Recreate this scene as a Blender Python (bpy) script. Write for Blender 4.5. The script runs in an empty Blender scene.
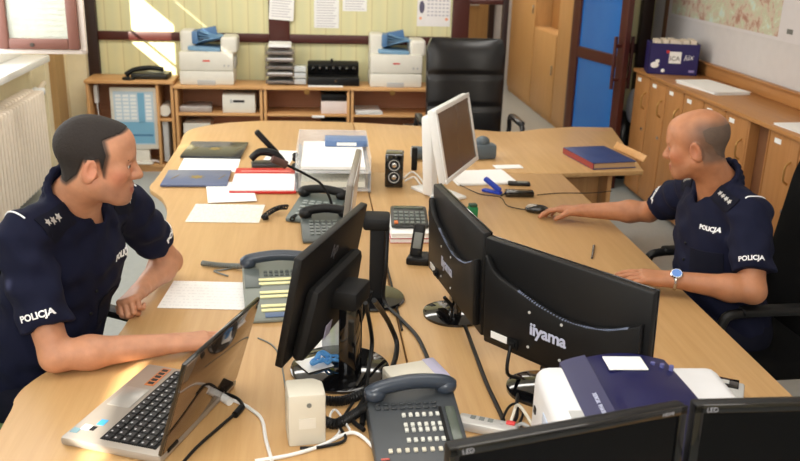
import bpy, bmesh, math, random
import numpy as np
from mathutils import Vector, Matrix
from mathutils.bvhtree import BVHTree

random.seed(7)
SC = bpy.context.scene
COL = SC.collection

# ------------------------------------------------------------------ camera
FPX = 870.14
RW = np.array([[0.99483039, -0.0041763, 0.1014645],
               [-0.09737031, -0.32294487, 0.94139558],
               [0.02883589, -0.94640856, -0.32168202]])
CAMP = np.array([0.0, 0.0, 1.89])
cam = bpy.data.cameras.new('camera')
cam.sensor_width = 36.0
cam.lens = FPX / 800 * 36.0
cam.clip_start = 0.05
cam.dof.use_dof = True
cam.dof.focus_distance = 2.55
cam.dof.aperture_fstop = 5.0
co = bpy.data.objects.new('camera', cam)
COL.objects.link(co)
right = RW @ np.array([1, 0, 0]); up = RW @ np.array([0, -1, 0]); back = RW @ np.array([0, 0, -1])
co.matrix_world = Matrix(((right[0], up[0], back[0], CAMP[0]), (right[1], up[1], back[1], CAMP[1]),
                          (right[2], up[2], back[2], CAMP[2]), (0, 0, 0, 1)))
SC.camera = co

# ------------------------------------------------------------------ world, lights, exposure
SC.view_settings.view_transform = 'Standard'
SC.view_settings.look = 'None'
SC.view_settings.gamma = 1.0
SC.view_settings.use_curve_mapping = False
SC.view_settings.exposure = 0.0
w = bpy.data.worlds.new('world'); SC.world = w; w.use_nodes = True
bg = w.node_tree.nodes['Background']; bg.inputs[0].default_value = (0.75, 0.86, 1.0, 1); bg.inputs[1].default_value = 1.0

def lamp(name, typ, energy, color=(1, 1, 1), loc=(0, 0, 0), direction=(0, 0, -1), size=(1, 1)):
    l = bpy.data.lights.new(name, typ); l.energy = energy; l.color = color
    if typ == 'AREA':
        l.shape = 'RECTANGLE'; l.size, l.size_y = size
    o = bpy.data.objects.new(name, l); COL.objects.link(o); o.location = loc
    o.rotation_euler = Vector(direction).to_track_quat('-Z', 'Y').to_euler()
    return o
SUN_DIR = (1.0, 1.45, -0.85)
s = lamp('sun', 'SUN', 14.0, (1.0, 0.93, 0.80), (-6, -6, 6), SUN_DIR); s.data.angle = 0.009
# daylight of the two left-hand windows, from area lamps inside the added screens
lamp('window_daylight', 'AREA', 62, (0.95, 0.98, 1.0), (-1.95, 4.3, 1.75), (1, -0.05, -0.25), (3.4, 1.4))
lamp('near_window_daylight', 'AREA', 42, (0.95, 0.98, 1.0), (-1.95, 0.4, 1.75), (1, 0.1, -0.3), (2.2, 1.4))
# unseen overhead fill lamps, added to brighten the room and corridor
lamp('overhead_fill_area', 'AREA', 26, (1.0, 0.96, 0.90), (0.3, 2.3, 2.92), (0, 0, -1), (2.2, 1.2))
lamp('overhead_fill_rear_area', 'AREA', 62, (1.0, 0.96, 0.90), (0.0, 5.6, 2.92), (0, 0.15, -1), (2.8, 0.8))
lamp('overhead_fill_front_area', 'AREA', 30, (1.0, 0.95, 0.88), (0.3, -0.6, 2.92), (0, 0.0, -1), (2.4, 1.2))
lamp('corridor_fill_area', 'AREA', 45, (1.0, 0.95, 0.88), (1.6, 9.8, 2.85), (0, 0, -1), (1.4, 2.4))
# the photographer's flash, just above the lens
fl = lamp('camera_flash', 'AREA', 20, (1, 0.98, 0.95), (0.03, -0.02, 2.04), tuple(-back), (0.09, 0.06))

# ------------------------------------------------------------------ helpers: projection to real planes
def ray(px, py):
    v = np.array([px - 400.0, py - 230.5, FPX]); return RW @ (v / np.linalg.norm(v))
def P(px, py, z=0.74):
    d = ray(px, py); t = (z - CAMP[2]) / d[2]; return Vector(CAMP + t * d)
def PY(px, py, y):
    d = ray(px, py); t = (y - CAMP[1]) / d[1]; return Vector(CAMP + t * d)
def PX(px, py, x):
    d = ray(px, py); t = (x - CAMP[0]) / d[0]; return Vector(CAMP + t * d)

# ------------------------------------------------------------------ materials
def lin(c):
    return tuple(((v / 255) / 12.92 if v / 255 <= 0.04045 else ((v / 255 + 0.055) / 1.055) ** 2.4) for v in c) + (1.0,)
MATS = {}
def mat(name, rgb, rough=0.5, metal=0.0, var=0.06, vscale=14.0, bump=0.0, bscale=200.0, spec=0.5, coat=0.0, trans=0.0, rgb2=None, sheen=0.0):
    if name in MATS: return MATS[name]
    m = bpy.data.materials.new(name); m.use_nodes = True
    nt = m.node_tree; b = nt.nodes['Principled BSDF']
    tc = nt.nodes.new('ShaderNodeTexCoord')
    nz = nt.nodes.new('ShaderNodeTexNoise'); nz.inputs['Scale'].default_value = vscale; nz.inputs['Detail'].default_value = 4
    nt.links.new(tc.outputs['Object'], nz.inputs['Vector'])
    mx = nt.nodes.new('ShaderNodeMix'); mx.data_type = 'RGBA'
    c = lin(rgb); c2 = lin(rgb2) if rgb2 else tuple(min(1, v * (1 + var)) for v in c[:3]) + (1,)
    c1 = c if rgb2 else tuple(v * (1 - var) for v in c[:3]) + (1,)
    mx.inputs[6].default_value = c1; mx.inputs[7].default_value = c2
    nt.links.new(nz.outputs['Fac'], mx.inputs[0]); nt.links.new(mx.outputs[2], b.inputs['Base Color'])
    b.inputs['Roughness'].default_value = rough; b.inputs['Metallic'].default_value = metal
    b.inputs['Specular IOR Level'].default_value = spec
    b.inputs['Coat Weight'].default_value = coat; b.inputs['Coat Roughness'].default_value = 0.05
    b.inputs['Transmission Weight'].default_value = trans
    b.inputs['Sheen Weight'].default_value = sheen
    if bump:
        n2 = nt.nodes.new('ShaderNodeTexNoise'); n2.inputs['Scale'].default_value = bscale
        nt.links.new(tc.outputs['Object'], n2.inputs['Vector'])
        bp = nt.nodes.new('ShaderNodeBump'); bp.inputs['Strength'].default_value = bump; bp.inputs['Distance'].default_value = 0.004
        nt.links.new(n2.outputs['Fac'], bp.inputs['Height']); nt.links.new(bp.outputs['Normal'], b.inputs['Normal'])
    MATS[name] = m
    return m
def wood(name, dark, light, axis='Y', rough=0.38, scale=1.0):
    if name in MATS: return MATS[name]
    m = bpy.data.materials.new(name); m.use_nodes = True; nt = m.node_tree; b = nt.nodes['Principled BSDF']
    tc = nt.nodes.new('ShaderNodeTexCoord'); mp = nt.nodes.new('ShaderNodeMapping')
    sc = {'X': (1.2, 26, 26), 'Y': (26, 1.2, 26), 'Z': (26, 26, 1.2)}[axis]
    mp.inputs['Scale'].default_value = tuple(v * scale for v in sc)
    nt.links.new(tc.outputs['Object'], mp.inputs['Vector'])
    nz = nt.nodes.new('ShaderNodeTexNoise'); nz.inputs['Scale'].default_value = 1.6; nz.inputs['Detail'].default_value = 6; nz.inputs['Roughness'].default_value = 0.65
    nt.links.new(mp.outputs['Vector'], nz.inputs['Vector'])
    r = nt.nodes.new('ShaderNodeValToRGB'); r.color_ramp.elements[0].position = 0.3; r.color_ramp.elements[1].position = 0.7
    r.color_ramp.elements[0].color = lin(dark); r.color_ramp.elements[1].color = lin(light)
    nt.links.new(nz.outputs['Fac'], r.inputs['Fac']); nt.links.new(r.outputs['Color'], b.inputs['Base Color'])
    b.inputs['Roughness'].default_value = rough; b.inputs['Specular IOR Level'].default_value = 0.4
    MATS[name] = m
    return m
def printed(name, paper, ink, sx=60, sy=240, mort=0.35, amount=0.55, rough=0.75):
    """paper with rows of grey print, laid out in the sheet's own coordinates"""
    if name in MATS: return MATS[name]
    m = bpy.data.materials.new(name); m.use_nodes = True; nt = m.node_tree; b = nt.nodes['Principled BSDF']
    tc = nt.nodes.new('ShaderNodeTexCoord'); sp = nt.nodes.new('ShaderNodeSeparateXYZ'); nt.links.new(tc.outputs['Object'], sp.inputs[0])
    w1 = nt.nodes.new('ShaderNodeMath'); w1.operation = 'MULTIPLY'; w1.inputs[1].default_value = sy; nt.links.new(sp.outputs['Y'], w1.inputs[0])
    w2 = nt.nodes.new('ShaderNodeMath'); w2.operation = 'SINE'; nt.links.new(w1.outputs[0], w2.inputs[0])
    w3 = nt.nodes.new('ShaderNodeMath'); w3.operation = 'GREATER_THAN'; w3.inputs[1].default_value = mort; nt.links.new(w2.outputs[0], w3.inputs[0])
    mp = nt.nodes.new('ShaderNodeMapping'); mp.inputs['Scale'].default_value = (sx, 14, 1); nt.links.new(tc.outputs['Object'], mp.inputs['Vector'])
    nz = nt.nodes.new('ShaderNodeTexNoise'); nz.inputs['Scale'].default_value = 2.0; nt.links.new(mp.outputs['Vector'], nz.inputs['Vector'])
    n3 = nt.nodes.new('ShaderNodeMath'); n3.operation = 'GREATER_THAN'; n3.inputs[1].default_value = 0.5; nt.links.new(nz.outputs['Fac'], n3.inputs[0])
    m1 = nt.nodes.new('ShaderNodeMath'); m1.operation = 'MULTIPLY'; nt.links.new(w3.outputs[0], m1.inputs[0]); nt.links.new(n3.outputs[0], m1.inputs[1])
    m2 = nt.nodes.new('ShaderNodeMath'); m2.operation = 'MULTIPLY'; m2.inputs[1].default_value = amount; nt.links.new(m1.outputs[0], m2.inputs[0])
    mx = nt.nodes.new('ShaderNodeMix'); mx.data_type = 'RGBA'; mx.inputs[6].default_value = lin(paper); mx.inputs[7].default_value = lin(ink)
    nt.links.new(m2.outputs[0], mx.inputs[0]); nt.links.new(mx.outputs[2], b.inputs['Base Color'])
    b.inputs['Roughness'].default_value = rough
    MATS[name] = m
    return m
def clear(name, tint, opacity=0.25, rough=0.05):
    if name in MATS: return MATS[name]
    m = bpy.data.materials.new(name); m.use_nodes = True; nt = m.node_tree
    for n in list(nt.nodes): nt.nodes.remove(n)
    out = nt.nodes.new('ShaderNodeOutputMaterial'); t = nt.nodes.new('ShaderNodeBsdfTransparent')
    p = nt.nodes.new('ShaderNodeBsdfPrincipled'); p.inputs['Base Color'].default_value = lin(tint); p.inputs['Roughness'].default_value = rough
    nz = nt.nodes.new('ShaderNodeTexNoise'); nz.inputs['Scale'].default_value = 8
    mr = nt.nodes.new('ShaderNodeMapRange'); mr.inputs[3].default_value = opacity * 0.85; mr.inputs[4].default_value = opacity * 1.15
    nt.links.new(nz.outputs['Fac'], mr.inputs[0])
    mx = nt.nodes.new('ShaderNodeMixShader'); nt.links.new(mr.outputs[0], mx.inputs[0])
    nt.links.new(t.outputs[0], mx.inputs[1]); nt.links.new(p.outputs[0], mx.inputs[2]); nt.links.new(mx.outputs[0], out.inputs[0])
    MATS[name] = m
    return m

WD = wood('desk_wood', (190, 149, 98), (203, 164, 113), 'Y')
WDX = wood('edge_wood', (206, 160, 104), (220, 178, 124), 'X')
WZ = wood('cabinet_wood', (196, 146, 92), (212, 164, 110), 'Z', 0.45)
WX = wood('shelf_wood', (200, 150, 96), (216, 168, 114), 'X', 0.42)
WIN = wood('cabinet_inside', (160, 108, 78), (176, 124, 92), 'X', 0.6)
WL = wood('locker_wood', (168, 114, 64), (184, 130, 78), 'Z', 0.45)
WLT = wood('locker_top_wood', (170, 116, 66), (188, 134, 80), 'Y', 0.4)
WC = wood('corridor_cupboard_wood', (196, 150, 96), (210, 166, 112), 'Z', 0.45)
FRAME = mat('dark_red_frame', (74, 30, 24), 0.4, bump=0.1, bscale=60)
DFRAME = mat('black_brown_frame', (46, 26, 22), 0.45)
WALL = mat('cream_wall', (240, 228, 194), 0.8, bump=0.15, bscale=120)
WALLW = mat('white_wall', (206, 200, 198), 0.8, bump=0.12, bscale=120)
CEIL = mat('white_ceiling', (238, 236, 230), 0.9)
WHITE = mat('white_paint', (240, 238, 232), 0.45)
RADI = mat('radiator_enamel', (246, 232, 214), 0.4)
PAPER = mat('paper', (244, 243, 240), 0.75, var=0.02)
PRINT = printed('printed_paper', (244, 243, 238), (120, 120, 125))
PRINT2 = printed('printed_form', (232, 230, 216), (130, 130, 130), 40, 320, 0.2, 0.28)
PRINT3 = printed('faint_letter', (246, 245, 242), (150, 150, 160), 70, 260, 0.4, 0.16)
BLACK = mat('black_plastic', (15, 15, 16), 0.45, spec=0.32, bump=0.08, bscale=600)
GLOSSB = mat('gloss_black', (12, 12, 14), 0.08, coat=0.6)
MATB = mat('matt_black', (15, 15, 16), 0.62, spec=0.3)
SCREEN = mat('dark_screen', (7, 7, 9), 0.2, spec=0.2)
GREY = mat('grey_plastic', (120, 124, 120), 0.45)
DGREY = mat('dark_grey_plastic', (68, 72, 76), 0.42)
SLATE = mat('slate_plastic', (58, 66, 78), 0.3)
LGREY = mat('light_grey_plastic', (186, 186, 184), 0.45)
CREAM = mat('cream_plastic', (216, 210, 194), 0.45)
OFFW = mat('off_white_plastic', (226, 222, 210), 0.42)
WPL = mat('white_plastic', (236, 236, 234), 0.35)
NAVY = mat('navy_plastic', (17, 18, 68), 0.32, spec=0.35)
NAVY2 = mat('slate_navy_plastic', (50, 50, 84), 0.4, spec=0.35)
BLUE = mat('blue_plastic', (40, 70, 190), 0.35)
BLUEB = mat('blue_cover', (38, 58, 112), 0.45)
GREEN = mat('green_plastic', (20, 120, 70), 0.35)
RED = mat('red_plastic', (200, 40, 36), 0.4)
CHROME = mat('chrome', (210, 210, 212), 0.12, 1.0, var=0.02)
SILVER = mat('silver_plastic', (168, 160, 150), 0.34, 0.35)
LEATHER = mat('black_leather', (22, 22, 24), 0.32, bump=0.25, bscale=30)
FABB = mat('black_fabric', (11, 11, 12), 0.9, bump=0.4, bscale=400, spec=0.15)
YELL = mat('yellow_strip', (236, 230, 176), 0.6)

# ------------------------------------------------------------------ mesh builder
class MB:
    def __init__(s): s.bm = bmesh.new()
    def _merge(s, b, M=None):
        if M is not None: bmesh.ops.transform(b, matrix=M, verts=b.verts)
        me = bpy.data.meshes.new('tmp'); b.to_mesh(me); b.free(); s.bm.from_mesh(me); bpy.data.meshes.remove(me)
        return s
    def box(s, c, size, bevel=0.0, rot=None, seg=2, taper=None):
        b = bmesh.new(); bmesh.ops.create_cube(b, size=1.0)
        for v in b.verts:
            v.co = Vector((v.co.x * size[0], v.co.y * size[1], v.co.z * size[2]))
            if taper and v.co.z > 0: v.co.x *= taper[0]; v.co.y *= taper[1]
        if bevel > 0:
            bmesh.ops.bevel(b, geom=b.edges[:], offset=min(bevel, 0.49 * min(size)), segments=seg, profile=0.5, affect='EDGES')
        M = Matrix.Translation(Vector(c))
        if rot is not None: M = M @ rot.to_4x4()
        return s._merge(b, M)
    def b2(s, lo, hi, bevel=0.0, seg=2):
        lo = Vector(lo); hi = Vector(hi)
        return s.box((lo + hi) / 2, hi - lo, bevel, seg=seg)
    def tube(s, pts, r, seg=8, r2=None, cap=True, smooth=0):
        pts = [Vector(p) for p in pts]
        if smooth: pts = spline(pts, smooth)
        n = len(pts); b = bmesh.new(); rings = []
        t0 = (pts[1] - pts[0]).normalized()
        ref = Vector((0, 0, 1)) if abs(t0.z) < 0.9 else Vector((1, 0, 0))
        nx = t0.cross(ref).normalized()
        for i, p in enumerate(pts):
            t = (pts[min(i + 1, n - 1)] - pts[max(i - 1, 0)]).normalized()
            nx = (nx - t * nx.dot(t)).normalized(); ny = t.cross(nx)
            rr = r if r2 is None else r + (r2 - r) * i / (n - 1)
            rings.append([b.verts.new(p + (nx * math.cos(a) + ny * math.sin(a)) * rr) for a in [2 * math.pi * k / seg for k in range(seg)]])
        for i in range(n - 1):
            for k in range(seg):
                b.faces.new((rings[i][k], rings[i][(k + 1) % seg], rings[i + 1][(k + 1) % seg], rings[i + 1][k]))
        if cap:
            b.faces.new(rings[0][::-1]); b.faces.new(rings[-1])
        bmesh.ops.recalc_face_normals(b, faces=b.faces)
        return s._merge(b)
    def cyl(s, p0, p1, r, r2=None, seg=20):
        return s.tube([p0, p1], r, seg, r if r2 is None else r2)
    def lathe(s, prof, c=(0, 0, 0), seg=36, M=None):
        b = bmesh.new(); rings = []
        for (r, z) in prof:
            rings.append([b.verts.new((max(r, 1e-5) * math.cos(2 * math.pi * k / seg), max(r, 1e-5) * math.sin(2 * math.pi * k / seg), z)) for k in range(seg)])
        for i in range(len(rings) - 1):
            for k in range(seg):
                b.faces.new((rings[i][k], rings[i][(k + 1) % seg], rings[i + 1][(k + 1) % seg], rings[i + 1][k]))
        b.faces.new(rings[0][::-1]); b.faces.new(rings[-1])
        bmesh.ops.recalc_face_normals(b, faces=b.faces)
        T = Matrix.Translation(Vector(c))
        return s._merge(b, T @ M if M is not None else T)
    def prism(s, poly, z0, z1, bevel=0.0, M=None, seg=2):
        b = bmesh.new(); f = b.faces.new([b.verts.new((x, y, z0)) for x, y in poly])
        r = bmesh.ops.extrude_face_region(b, geom=[f])
        for v in [g for g in r['geom'] if isinstance(g, bmesh.types.BMVert)]: v.co.z = z1
        bmesh.ops.recalc_face_normals(b, faces=b.faces)
        if bevel > 0:
            bmesh.ops.bevel(b, geom=b.edges[:], offset=bevel, segments=seg, profile=0.5, affect='EDGES')
        return s._merge(b, M)
    def sph(s, c, r, M=None, u=20, v=14):
        b = bmesh.new(); bmesh.ops.create_uvsphere(b, u_segments=u, v_segments=v, radius=1.0)
        r = (r, r, r) if not hasattr(r, '__len__') else r
        T = Matrix.Translation(Vector(c)); S = Matrix.Diagonal((*r, 1))
        return s._merge(b, T @ (M.to_4x4() if M is not None else Matrix.Identity(4)) @ S)
    def grid(s, fn, nu, nv):
        """open sheet from fn(u, v)"""
        b = bmesh.new(); V = [[b.verts.new(fn(i / nu, j / nv)) for j in range(nv + 1)] for i in range(nu + 1)]
        for i in range(nu):
            for j in range(nv): b.faces.new((V[i][j], V[i + 1][j], V[i + 1][j + 1], V[i][j + 1]))
        bmesh.ops.recalc_face_normals(b, faces=b.faces)
        return s._merge(b)
    def solid_grid(s, fn, th, nu, nv, axis=Vector((0, 1, 0))):
        """sheet with thickness th along axis"""
        b = bmesh.new()
        A = [[b.verts.new(fn(i / nu, j / nv)) for j in range(nv + 1)] for i in range(nu + 1)]
        B = [[b.verts.new(Vector(fn(i / nu, j / nv)) + axis * th) for j in range(nv + 1)] for i in range(nu + 1)]
        for i in range(nu):
            for j in range(nv):
                b.faces.new((A[i][j], A[i + 1][j], A[i + 1][j + 1], A[i][j + 1])); b.faces.new((B[i][j], B[i][j + 1], B[i + 1][j + 1], B[i + 1][j]))
        for i in range(nu):
            b.faces.new((A[i][0], B[i][0], B[i + 1][0], A[i + 1][0])); b.faces.new((A[i][nv], A[i + 1][nv], B[i + 1][nv], B[i][nv]))
        for j in range(nv):
            b.faces.new((A[0][j], A[0][j + 1], B[0][j + 1], B[0][j])); b.faces.new((A[nu][j], B[nu][j], B[nu][j + 1], A[nu][j + 1]))
        bmesh.ops.recalc_face_normals(b, faces=b.faces)
        return s._merge(b)
    def xf(s, M):
        bmesh.ops.transform(s.bm, matrix=M, verts=s.bm.verts); return s
    def build(s, name, m, parent=None, angle=40):
        me = bpy.data.meshes.new(name); s.bm.to_mesh(me); s.bm.free()
        return link_mesh(name, me, m, parent, angle)
def link_mesh(name, me, m, parent=None, angle=40):
    me.materials.append(m)
    if len(me.polygons):
        me.shade_smooth()
        if angle: me.set_sharp_from_angle(angle=math.radians(angle))
    o = bpy.data.objects.new(name, me); COL.objects.link(o)
    if parent is not None: o.parent = parent
    return o
def spline(pts, n=6):
    out = []; pts = [Vector(p) for p in pts]
    for i in range(len(pts) - 1):
        p0 = pts[max(i - 1, 0)]; p1 = pts[i]; p2 = pts[i + 1]; p3 = pts[min(i + 2, len(pts) - 1)]
        for k in range(n):
            t = k / n
            out.append(0.5 * ((2 * p1) + (p2 - p0) * t + (2 * p0 - 5 * p1 + 4 * p2 - p3) * t * t + (3 * p1 - p0 - 3 * p2 + p3) * t ** 3))
    out.append(pts[-1]); return out
def tag(o, label, cat, group=None):
    o['label'] = label; o['category'] = cat
    if group: o['group'] = group
    return o
def thing(name, label, cat, loc=(0, 0, 0), rotz=0.0, group=None):
    o = bpy.data.objects.new(name, None); COL.objects.link(o); o.empty_display_size = 0.05
    o.location = loc; o.rotation_euler = (0, 0, rotz)
    return tag(o, label, cat, group)
def struct(name, mb, m, parent=None):
    o = mb.build(name, m, parent)
    if parent is None: o['kind'] = 'structure'
    return o
def dup(root, loc, rotz, label=None, group=None):
    r = root.copy(); COL.objects.link(r); r.location = loc; r.rotation_euler = (0, 0, rotz)
    if label: r['label'] = label
    if group: r['group'] = group
    for ch in list(root.children):
        c = ch.copy(); COL.objects.link(c); c.parent = r
        for g in list(ch.children):
            d = g.copy(); COL.objects.link(d); d.parent = c
    return r
def place(o, loc, rotz=0.0):
    o.location = loc; o.rotation_euler = (0, 0, rotz); return o
def text_mesh(txt, size, extrude=0.0006, bold=0.0, shear=0.0, align='CENTER', space=1.0):
    cu = bpy.data.curves.new('lettering', 'FONT'); cu.body = txt; cu.size = size; cu.extrude = extrude; cu.offset = bold; cu.shear = shear
    cu.align_x = align; cu.align_y = 'CENTER'; cu.space_character = space; cu.resolution_u = 3
    o = bpy.data.objects.new('lettering', cu); COL.objects.link(o)
    dg = bpy.context.evaluated_depsgraph_get(); me = bpy.data.meshes.new_from_object(o.evaluated_get(dg))
    bpy.data.objects.remove(o); bpy.data.curves.remove(cu)
    return me
def lettering(txt, size, c, u, v, m, parent, name='lettering', **k):
    """flat letters centred at c, running along u with their tops toward v"""
    me = text_mesh(txt, size, **k); u = Vector(u).normalized(); v = Vector(v).normalized(); n = u.cross(v)
    M = Matrix(((u.x, v.x, n.x, c[0]), (u.y, v.y, n.y, c[1]), (u.z, v.z, n.z, c[2]), (0, 0, 0, 1)))
    me.transform(M); me.materials.clear()
    return link_mesh(name, me, m, parent, 30)
def RZ(a): return Matrix.Rotation(a, 3, 'Z')
def RX(a): return Matrix.Rotation(a, 3, 'X')
def RY(a): return Matrix.Rotation(a, 3, 'Y')

# ================================================================== THE ROOM
YP = 7.40        # the glazed rear partition
XL, XR = -2.05, 2.93
floor_m = mat('grey_linoleum', (158, 164, 164), 0.35, var=0.1, vscale=30, rgb2=(176, 180, 178))
struct('floor', MB().b2((-3.0, -2.2, -0.1), (3.4, 12.3, 0.0)), floor_m)
struct('ceiling', MB().b2((-3.0, -2.2, 2.95), (3.4, 12.3, 3.05)), CEIL)
# left wall with two window openings
W1 = (2.5, 6.53, 1.0, 2.5); W2 = (-0.9, 1.7, 1.0, 2.5)
b = MB()
def wl(y0, y1, z0, z1): b.b2((XL - 0.25, y0, z0), (XL, y1, z1))
wl(-2.2, W2[0], 0, 2.95); wl(W2[1], W1[0], 0, 2.95); wl(W1[1], YP + .1, 0, 2.95)
for W in (W1, W2):
    wl(W[0], W[1], 0, W[2]); wl(W[0], W[1], W[3], 2.95)
struct('wall_left', b, WALL)
# pier in the corner and the boxed pipe beside it
b = MB(); b.b2((XL, 6.68, 0), (-1.95, 7.28, 2.95)); struct('wall_left_pier', b, WALL)
b = MB(); b.b2((-1.95, 6.78, 0), (-1.90, 7.02, 2.95)); struct('trim_1', b, wood('pipe_boxing', (168, 132, 86), (184, 150, 102), 'Z', 0.6))
# rear partition: pale panels between dark red posts and rails
panel_m = bpy.data.materials.new('yellow_green_panel'); panel_m.use_nodes = True
nt = panel_m.node_tree; pb = nt.nodes['Principled BSDF']; tc = nt.nodes.new('ShaderNodeTexCoord'); sx = nt.nodes.new('ShaderNodeSeparateXYZ')
nt.links.new(tc.outputs['Object'], sx.inputs[0])
mm = nt.nodes.new('ShaderNodeMath'); mm.operation = 'MULTIPLY'; mm.inputs[1].default_value = 1 / 0.127; nt.links.new(sx.outputs['X'], mm.inputs[0])
fr = nt.nodes.new('ShaderNodeMath'); fr.operation = 'FRACT'; nt.links.new(mm.outputs[0], fr.inputs[0])
rp = nt.nodes.new('ShaderNodeValToRGB'); els = rp.color_ramp.elements
els[0].position = 0.0; els[0].color = lin((206, 196, 144)); els[1].position = 0.06; els[1].color = lin((226, 220, 170))
for p_, c_ in ((0.5, (222, 218, 172)), (0.94, (230, 222, 172)), (1.0, (208, 198, 146))):
    e_ = els.new(p_); e_.color = lin(c_)
nt.links.new(fr.outputs[0], rp.inputs[0]); nt.links.new(rp.outputs[0], pb.inputs['Base Color']); pb.inputs['Roughness'].default_value = 0.5
struct('wall_back', MB().b2((-1.80, YP, 0), (1.25, YP + .04, 2.95)).b2((2.30, YP, 0), (2.95, YP + .04, 2.95)).b2((1.25, YP, 2.2), (2.3, YP + .04, 2.95)), panel_m)
b = MB().b2((XL, 7.28, 0), (-1.80, YP + .04, 2.95)); struct('wall_back_pier', b, WALL)
fp = []
def frame_bar(x0, x1, z0, z1, m=FRAME, d=0.05, y=YP):
    i = len(fp) + 2
    o = struct('trim_%d' % i, MB().b2((x0, y - d, z0), (x1, y + .02, z1), 0.006), m); fp.append(o); return o
frame_bar(-1.80, -1.71, 0, 2.95, DFRAME, 0.05)
frame_bar(-0.34, -0.17, 0, 2.95, FRAME, 0.03)
frame_bar(1.18, 1.32, 0, 2.95, FRAME, 0.05)
frame_bar(1.605, 1.655, 0, 2.2, DFRAME, 0.03)
frame_bar(2.80, 2.90, 0, 2.95, DFRAME, 0.07)
frame_bar(2.22, 2.32, 0, 2.95, FRAME, 0.05)
for x0, x1 in ((-1.71, -0.34), (-0.17, 1.17)): frame_bar(x0, x1, 1.015, 1.085, FRAME, 0.03)
frame_bar(2.32, 2.80, 0.98, 1.06, DFRAME, 0.03)
frame_bar(1.32, 1.605, 1.36, 1.40, FRAME, 0.03)
# right wall, far corridor, wall behind the camera
struct('wall_right', MB().b2((XR, -2.2, 0), (XR + .15, YP + .04, 2.95)), WALLW)
b = MB().b2((XR - 0.012, 7.10, 0), (XR, 7.16, 2.95)); struct('trim_20', b, wood('brown_lath', (110, 74, 52), (126, 88, 62), 'Z', 0.6))
struct('wall_front', MB().b2((-3.0, -2.3, 0), (3.4, -2.2, 2.95)), WALL)
struct('wall_corridor_far', MB().b2((-3.0, 12.1, 0), (3.4, 12.25, 2.95)), WALLW)
struct('wall_corridor_right', MB().b2((3.0, YP + .05, 0), (3.15, 12.1, 2.95)), WALLW)
struct('wall_corridor_left', MB().b2((0.9, YP + .05, 0), (1.0, 12.1, 2.95)), WALL)
struct('baseboard_left', MB().b2((XL, -2.2, 0), (XL + .015, 6.5, .07)), mat('dark_skirting', (70, 62, 54), 0.6))
struct('baseboard_right', MB().b2((XR - .015, -2.2, 0), (XR, 2.0, .07)), mat('dark_skirting', (70, 62, 54), 0.6))
# far brown door at the corridor's end, seen through the rear partition
d = struct('door_2', MB().b2((1.50, 12.04, 0), (2.42, 12.1, 2.05)), wood('far_door_wood', (150, 112, 66), (168, 128, 80), 'Z', 0.5))
struct('door_frame', MB().b2((2.42, 12.0, 0), (2.5, 12.1, 2.1)).b2((1.40, 12.0, 0), (1.50, 12.1, 2.1)).b2((1.4, 12.0, 2.05), (2.5, 12.1, 2.15)), DFRAME, d)
struct('door_handle', MB().tube([(2.27, 12.03, 1.02), (2.27, 11.98, 1.02), (2.15, 11.98, 1.02)], 0.012), CHROME, d)

# left-hand windows: frame, added screen slotted to shape the sunlight, sill, one sash standing open
slots1 = [(6.02, 6.52, 1.50, 1.60), (6.02, 6.52, 1.62, 1.95), (4.6, 6.01, 2.14, 2.195), (2.83, 2.90, 1.85, 1.92), (2.60, 2.82, 2.115, 2.15)]
slots2 = [(-0.55, -0.05, 2.04, 2.10), (.33, .37, 2.06, 2.09), (.41, .45, 2.02, 2.05), (.50, .54, 1.98, 2.01)]
def sun_mask_mb(W, slots):
    ys = sorted({W[0], W[1]} | {v for q in slots for v in q[:2]}); zs = sorted({W[2], W[3]} | {v for q in slots for v in q[2:]})
    b = MB()
    for i in range(len(ys) - 1):
        for j in range(len(zs) - 1):
            cy, cz = (ys[i] + ys[i + 1]) / 2, (zs[j] + zs[j + 1]) / 2
            if any(q[0] < cy < q[1] and q[2] < cz < q[3] for q in slots): continue
            b.b2((XL - .012, ys[i], zs[j]), (XL - .004, ys[i + 1], zs[j + 1]))
    return b
SUN_MASK = mat('sun_mask_white', (236, 234, 228), 0.7)
SILLM = mat('white_sill', (250, 250, 248), 0.35)
for i, (W, sl, lab) in enumerate(((W1, slots1, 'added screen shaping the sun at the far left window'), (W2, slots2, 'added screen shaping the sun at the near left window'))):
    t = struct('window_%d' % (i + 1), MB().b2((XL - .22, W[0], W[2]), (XL - .15, W[0] + .06, W[3])).b2((XL - .22, W[1] - .01, W[2]), (XL - .15, W[1], W[3])).b2((XL - .22, W[0], W[3] - .05), (XL - .15, W[1], W[3])).b2((XL - .22, W[0], W[2]), (XL - .15, W[1], W[2] + .05)), mat('pink_brown_frame', (166, 112, 96), 0.45))
    struct('sun_mask', sun_mask_mb(W, sl), SUN_MASK, t)
    struct('window_sill', MB().b2((XL - .22, W[0] - .06, W[2] - .05), (-1.87, W[1] + .03, W[2]), 0.01), SILLM, t)
PB = mat('sash_brown', (128, 84, 72), 0.4)
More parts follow.
